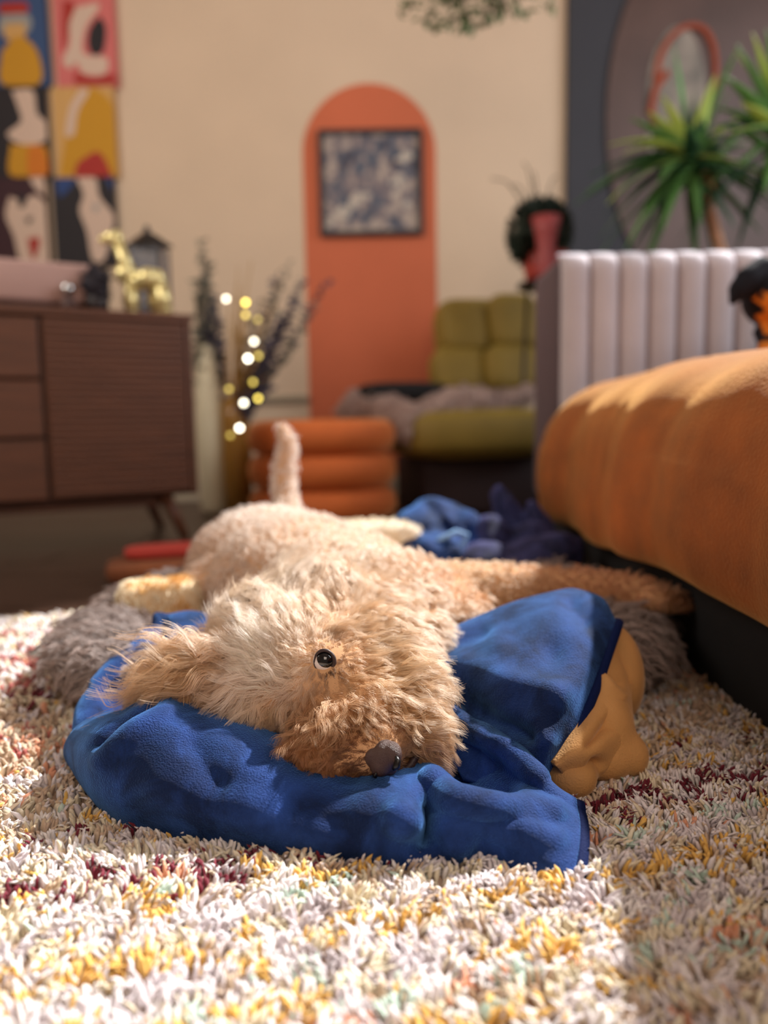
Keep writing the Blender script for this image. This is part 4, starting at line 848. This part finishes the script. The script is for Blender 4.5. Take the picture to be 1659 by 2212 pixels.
for tx, ty, m, n in ((436, 515, M_euc2, 46), (446, 560, M_euc2, 40), (425, 600, M_euc2, 34), (462, 640, M_lav, 50), (475, 760, M_lav, 40), (450, 690, M_lav, 46)):
    leafy(eu, be+Vector((0, 0, .3)), at(tx, ty, 3.45), n*2, .075, m, M_euc)
lvd = thing('dried_flowers', 'dark dried purple flower sprays in front of the terracotta arch\'s left edge', 'flowers', bv)
for tx, ty, n in ((640, 640, 44), (600, 590, 30), (655, 600, 34), (712, 600, 26), (690, 650, 16), (610, 680, 40), (560, 650, 24), (588, 740, 40), (625, 560, 22)):
    leafy(lvd, bv+Vector((0.0, .0, .3)), at(tx, ty, 3.28+random.uniform(-.05, .08)), n*2, .06, M_lav if n > 24 else M_euc2, M_euc)
fl_ = thing('string_lights', 'warm white fairy lights wound on golden twigs left of the pouf', 'lights', bv+Vector((0, 0, .5)))
LP = [(488, 645, 1.1, 0), (530, 653, 1.2, 1), (530, 680, .45, 1), (548, 737, 1.3, 0), (535, 774, 2.2, 0), (558, 768, .35, 1), (546, 825, .4, 1), (494, 840, .3, 1), (557, 860, .8, 1), (526, 870, 1.5, 0), (517, 924, 2.0, 0), (497, 940, .25, 1), (556, 690, .2, 1)]
wire = [at(x, y, 3.12) for x, y, _, _ in sorted(LP, key=lambda q: -q[1])]; C = cr(np.array([tuple(p) for p in [bv+Vector((0, -.07, .4))]+wire]), np.linspace(0, len(wire), 80)); MB().tube(C, .0012, 4).build('wire', mat('copper_wire', (150, 110, 70), .4, metal=.8), fl_)
for x, y, s, w in LP:
    m = mat('bulb_%s_%d' % (s, w), (255, 240, 200), .4, emit=((255, 246, 220) if not w else (255, 226, 96)), estr=5.2*s)
    MB().ell(at(x, y, 3.12), (.0085,)*3, None, 14, 10).build('bulb', m, fl_)

# ---------------------------------------------------------------- plants behind the sofa, oval artwork, hanging plant
ov = thing('oval_artwork', 'large dark oval board painted with a red ring on the charcoal wall', 'artwork', at(1560, 250, WY-.06))
c = at(1545, 245, WY-.06); n = 48; a_, b2_ = at(1545+235, 245, WY-.06).x-c.x, .93
def disc(cx, cz, rx, rz_, y, th, n=48): 
    P = [(cx+rx*math.cos(2*PI*i/n), cz+rz_*math.sin(2*PI*i/n)) for i in range(n)]; v = [(x, y, z) for x, z in P]+[(x, y+th, z) for x, z in P]
    return v, [tuple(range(n)), tuple(reversed(range(n, 2*n)))]+[(i, i+n, (i+1) % n+n, (i+1) % n) for i in range(n)]
v, f = disc(c.x, c.z, a_, b2_, WY-.056, .014); pyobj('board', v, f, mat('mauve_brown', (88, 64, 56), .5, var=.25, vscale=3), ov, smooth=False)
k_ = at(1475, 200, WY-.09); v, f = disc(k_.x-.02, k_.z-.06, .15, .38, WY-.062, .006); pyobj('painted_oval', v, f, mat('painted_stone', (170, 156, 142), .7, col2=(86, 84, 78), vscale=7), ov, smooth=False)
pts = [(1415, 175), (1430, 110), (1470, 62), (1515, 60), (1540, 100), (1545, 160), (1535, 210)]
C = cr(np.array([tuple(at(x, y, WY-.066)) for x, y in pts]), np.linspace(0, 6, 40)); MB().tube(C, .015, 6).build('painted_ring', mat('rust_paint', (160, 72, 44), .6), ov)
C = [at(x, y, WY-.066) for x, y in ((1440, 155), (1415, 190), (1405, 240), (1418, 270))]; MB().tube(C, .018, 6).build('painted_ring', MATS['rust_paint'], ov)

M_lf = mat('dracaena_leaf', (84, 132, 66), .6, var=.30, vscale=4); M_lf2 = mat('dracaena_leaf_yellow', (168, 186, 84), .6, var=.15, vscale=4); M_lf3 = mat('dracaena_leaf_dark', (44, 84, 58), .45, var=.2, vscale=4)
M_trunk = mat('trunk', (222, 168, 134), .8, var=.15, vscale=30, bump=.6, bscale=60)
def blade(p, d, L, w, droop, m, parent):
    d = Vector(d).normalized(); V = []; f = []; n = 9; side = d.cross(Vector((0, 0, 1))); side = side.normalized() if side.length > .01 else Vector((1, 0, 0))
    for i in range(n):
        t = i/(n-1); c = Vector(p)+d*L*t+Vector((0, 0, -droop*L*t*t)); ww = w*(math.sin(PI*min(1, .18+.82*t)**.8))*(1 if t < .9 else .6)+.0008; up = Vector((0, 0, 1))*.25*ww
        V += [c-side*ww+up, c-Vector((0, 0, .002)), c+side*ww+up]
    f = [(i*3+j, i*3+j+1, (i+1)*3+j+1, (i+1)*3+j) for i in range(n-1) for j in (0, 1)]
    return V, f
def crown(parent, c, spec, extra=0, spread=1.0, seed=1, Lr=(.25, .38)):
    rr = random.Random(seed)
    L_ = [(Vector(at(x, y, c.y+dy))-c, m) for x, y, dy, m in spec]
    for v_, m in L_:
        L = v_.length; dr = .35 if v_.z < .05 else .15; d = v_+Vector((0, 0, dr*L)); V, f = blade(c, d, d.length, .030, dr*L/d.length, m, parent); V = [q for q in V]
        o = pyobj('leaf', V, f, m, parent); mod(o, 'SOLIDIFY', thickness=.0012)
    for i in range(extra):
        a = rr.uniform(0, 2*PI); el = rr.uniform(-.5, 1.2); d = Vector((math.cos(a)*math.cos(el), math.sin(a)*math.cos(el)*.7, math.sin(el))); L = rr.uniform(*Lr)*spread
        V, f = blade(c-Vector((0, 0, rr.uniform(0, .08))), d, L, .022, rr.uniform(.3, .7), None, parent); o = pyobj('leaf', V, f, rr.choice([M_lf, M_lf3, M_lf3, M_lf]), parent); mod(o, 'SOLIDIFY', thickness=.0012)
Yq = 2.95
cb = at(1492, 345, Yq)
dp = thing('dragon_tree', 'spiky green dragon tree on a thin bare trunk behind the sofa back', 'plant', (at(1560, 520, Yq).x, Yq, 0))
crown(dp, cb, [(1360, 255, -.1, M_lf), (1315, 312, -.15, M_lf2), (1430, 205, -.05, M_lf2), (1270, 380, -.1, M_lf3), (1240, 440, -.05, M_lf), (1330, 420, -.2, M_lf), (1420, 400, -.25, M_lf), (1290, 520, -.1, M_lf3), (1350, 540, -.15, M_lf), (1380, 545, .1, M_lf3),
 (1455, 95, .05, M_lf), (1500, 190, 0, M_lf3), (1575, 200, 0, M_lf), (1600, 90, .05, M_lf), (1520, 250, -.1, M_lf3), (1650, 380, -.2, M_lf2), (1600, 300, -.1, M_lf), (1430, 500, -.2, M_lf), (1300, 470, 0, M_lf3), (1400, 470, -.1, M_lf3), (1345, 330, -.2, M_lf2), (1400, 240, -.1, M_lf2), (1265, 415, -.15, M_lf), (1310, 440, -.2, M_lf2), (1600, 250, -.1, M_lf2), (1545, 160, -.1, M_lf2)], 58, seed=14)
base = Vector((at(1562, 520, Yq).x, Yq, .0)); tr = [at(1492, 350, Yq), at(1535, 390, Yq), at(1533, 450, Yq), at(1548, 510, Yq), at(1562, 560, Yq), Vector((base.x+.01, Yq, .5)), Vector((base.x, Yq, .3))]
MB().tube(tr, [.014, .016, .018, .02, .021, .022, .024], 10).build('trunk', M_trunk, dp)
MB().lathe([(.10, 0), (.12, .01), (.15, .34), (.14, .34), (.13, .30)], (base.x, Yq, 0), 28).build('pot', mat('grey_pot', (120, 116, 112), .6), dp)
dp2 = thing('dragon_tree', 'second brighter dragon tree crown at the top right frame edge', 'plant', (at(1690, 520, 2.7).x, 2.7, 0)); cb2 = at(1690, 300, 2.7)
crown(dp2, cb2, [(1590, 95, 0, M_lf), (1625, 70, 0, M_lf2), (1560, 160, -.1, M_lf), (1600, 220, -.1, M_lf2), (1655, 60, 0, M_lf), (1540, 230, 0, M_lf), (1570, 290, -.1, M_lf2), (1600, 360, -.15, M_lf), (1590, 110, .1, M_lf2), (1650, 420, -.15, M_lf)], 34, seed=21)
MB().tube([cb2, Vector((cb2.x+.02, 2.7, .8)), Vector((cb2.x, 2.7, .3))], [.014, .018, .022], 10).build('trunk', M_trunk, dp2); MB().lathe([(.09, 0), (.11, .01), (.13, .32), (.12, .32), (.11, .28)], (cb2.x, 2.7, 0), 28).build('pot', MATS['grey_pot'], dp2)

# plant with coral pot between chair and sofa
Yc = 3.3; sx = at(1180, 560, Yc).x; st = thing('plant_stand', 'slim black metal plant stand behind the sofa corner', 'plant stand', (sx, Yc, 0)); ztop = at(1180, 612, Yc).z
for i in range(3):
    a = 2*PI*i/3+.3; MB().tube([(sx+.09*math.cos(a), Yc+.09*math.sin(a), ztop-.01), (sx+.14*math.cos(a), Yc+.14*math.sin(a), 0.001)], .008, 6).build('leg', M_bm, st)
MB().lathe([(.11, -.02), (.12, -.018), (.12, 0), (.11, 0)], (sx, Yc, ztop), 28).build('tray', M_bm, st)
cp = thing('potted_plant', 'round dark bushy plant in a coral red pot beside the charcoal wall edge', 'plant', (sx, Yc, ztop))
MB().lathe([(.06, .001), (.085, .01), (.10, .11), (.09, .12), (.08, .11)], (sx, Yc, ztop), 28).build('pot', mat('coral_glaze', (176, 66, 56), .4), cp)
lf = MB(); cc = Vector((sx-.03, Yc, ztop+.2)); lf.ell(cc, (.10, .10, .115))
for i in range(420):
    d = Vector((random.gauss(0, 1), random.gauss(0, 1), random.gauss(0, 1))).normalized(); p = cc+Vector((d.x*.10, d.y*.10, d.z*.11)); s = .05; n_ = d.orthogonal().normalized(); d = (d+Vector((0, 0, .3))).normalized()
    lf.add([p, p+d*s*.5+n_*s*.4, p+d*s, p+d*s*.5-n_*s*.4], [(0, 1, 2), (0, 2, 3)])
lf.build('foliage', mat('dark_foliage', (38, 50, 38), .7), cp)
for tx, ty in ((1060, 385), (1100, 400), (1150, 370), (1205, 380), (1130, 350)):
    e_ = at(tx, ty, Yc); m_ = cc.lerp(e_, .6)+Vector((.0, 0, .06)); C = cr(np.array([tuple(cc), tuple(m_), tuple(e_)]), np.linspace(0, 2, 10)); MB().tube(C, [.004]*5+[.003]*5, 5).build('stem', mat('brown_stem', (110, 96, 78), .8), cp)
cv = thing('vase', 'coral pink vase standing in front of the dark bushy plant', 'vase', (at(1187, 560, Yc-.13).x, Yc-.1, ztop))
q = Vector((at(1187, 560, Yc-.2).x, Yc-.13, ztop+.002)); hv = at(1187, 470, Yc-.13).z-ztop
MB().lathe([(.04, 0), (.045, .01), (.032, hv*.35), (.045, hv*.75), (.06, hv), (.052, hv), (.03, hv*.6)], q, 24).build('vessel', mat('coral_pink', (160, 66, 66), .5), cv)

# hanging plant
hx = at(1030, 0, 2.9).x; hp = thing('hanging_plant', 'trailing green plant hanging from the ceiling at the top edge', 'plant', (hx, 2.9, 2.4))
zt3 = at(1030, 0, 2.9).z
MB().lathe([(.08, .10), (.14, .12), (.17, .26), (.16, .27), (.13, .2)], (hx, 2.9, zt3), 28).build('pot', mat('jute_pot', (150, 120, 84), .8), hp)
for i in range(3):
    a = 2*PI*i/3; MB().tube([(hx+.16*math.cos(a), 2.9+.16*math.sin(a), zt3+.26), (hx, 2.9, zt3+.8), (hx, 2.9, 3.299)], .004, 5).build('cord', mat('jute', (160, 140, 110), .9), hp)
lf = MB(); rr = random.Random(5)
for i in range(900):
    px = rr.gauss(1030, 78); px = min(max(px, 866), 1195); lim = 66-38*abs((px-985)/190)**1.3 if px < 1060 else 34-18*(px-1060)/130
    py = rr.uniform(-150, lim); p = at(px, py, 2.9+rr.uniform(-.14, .14)); d = Vector((rr.gauss(0, 1), rr.gauss(0, 1), rr.uniform(-1, .3))).normalized(); s = rr.uniform(.02, .045); n_ = d.orthogonal().normalized()
    lf.add([p, p+d*s*.5+n_*s*.4, p+d*s, p+d*s*.5-n_*s*.4], [(0, 1, 2), (0, 2, 3)])
lf.build('foliage', mat('hanging_foliage', (92, 106, 62), .7, var=.4, vscale=10), hp)
for i in range(14):
    px = rr.uniform(880, 1180); p = Vector((hx+rr.uniform(-.1, .1), 2.9+rr.uniform(-.1, .1), zt3+.2)); e_ = at(px, rr.uniform(10, 60), 2.9+rr.uniform(-.1, .1)); m_ = p.lerp(e_, .5)+Vector((0, 0, .05)); MB().tube([p, m_, e_], .003, 4).build('stem', MATS['brown_stem'], hp)
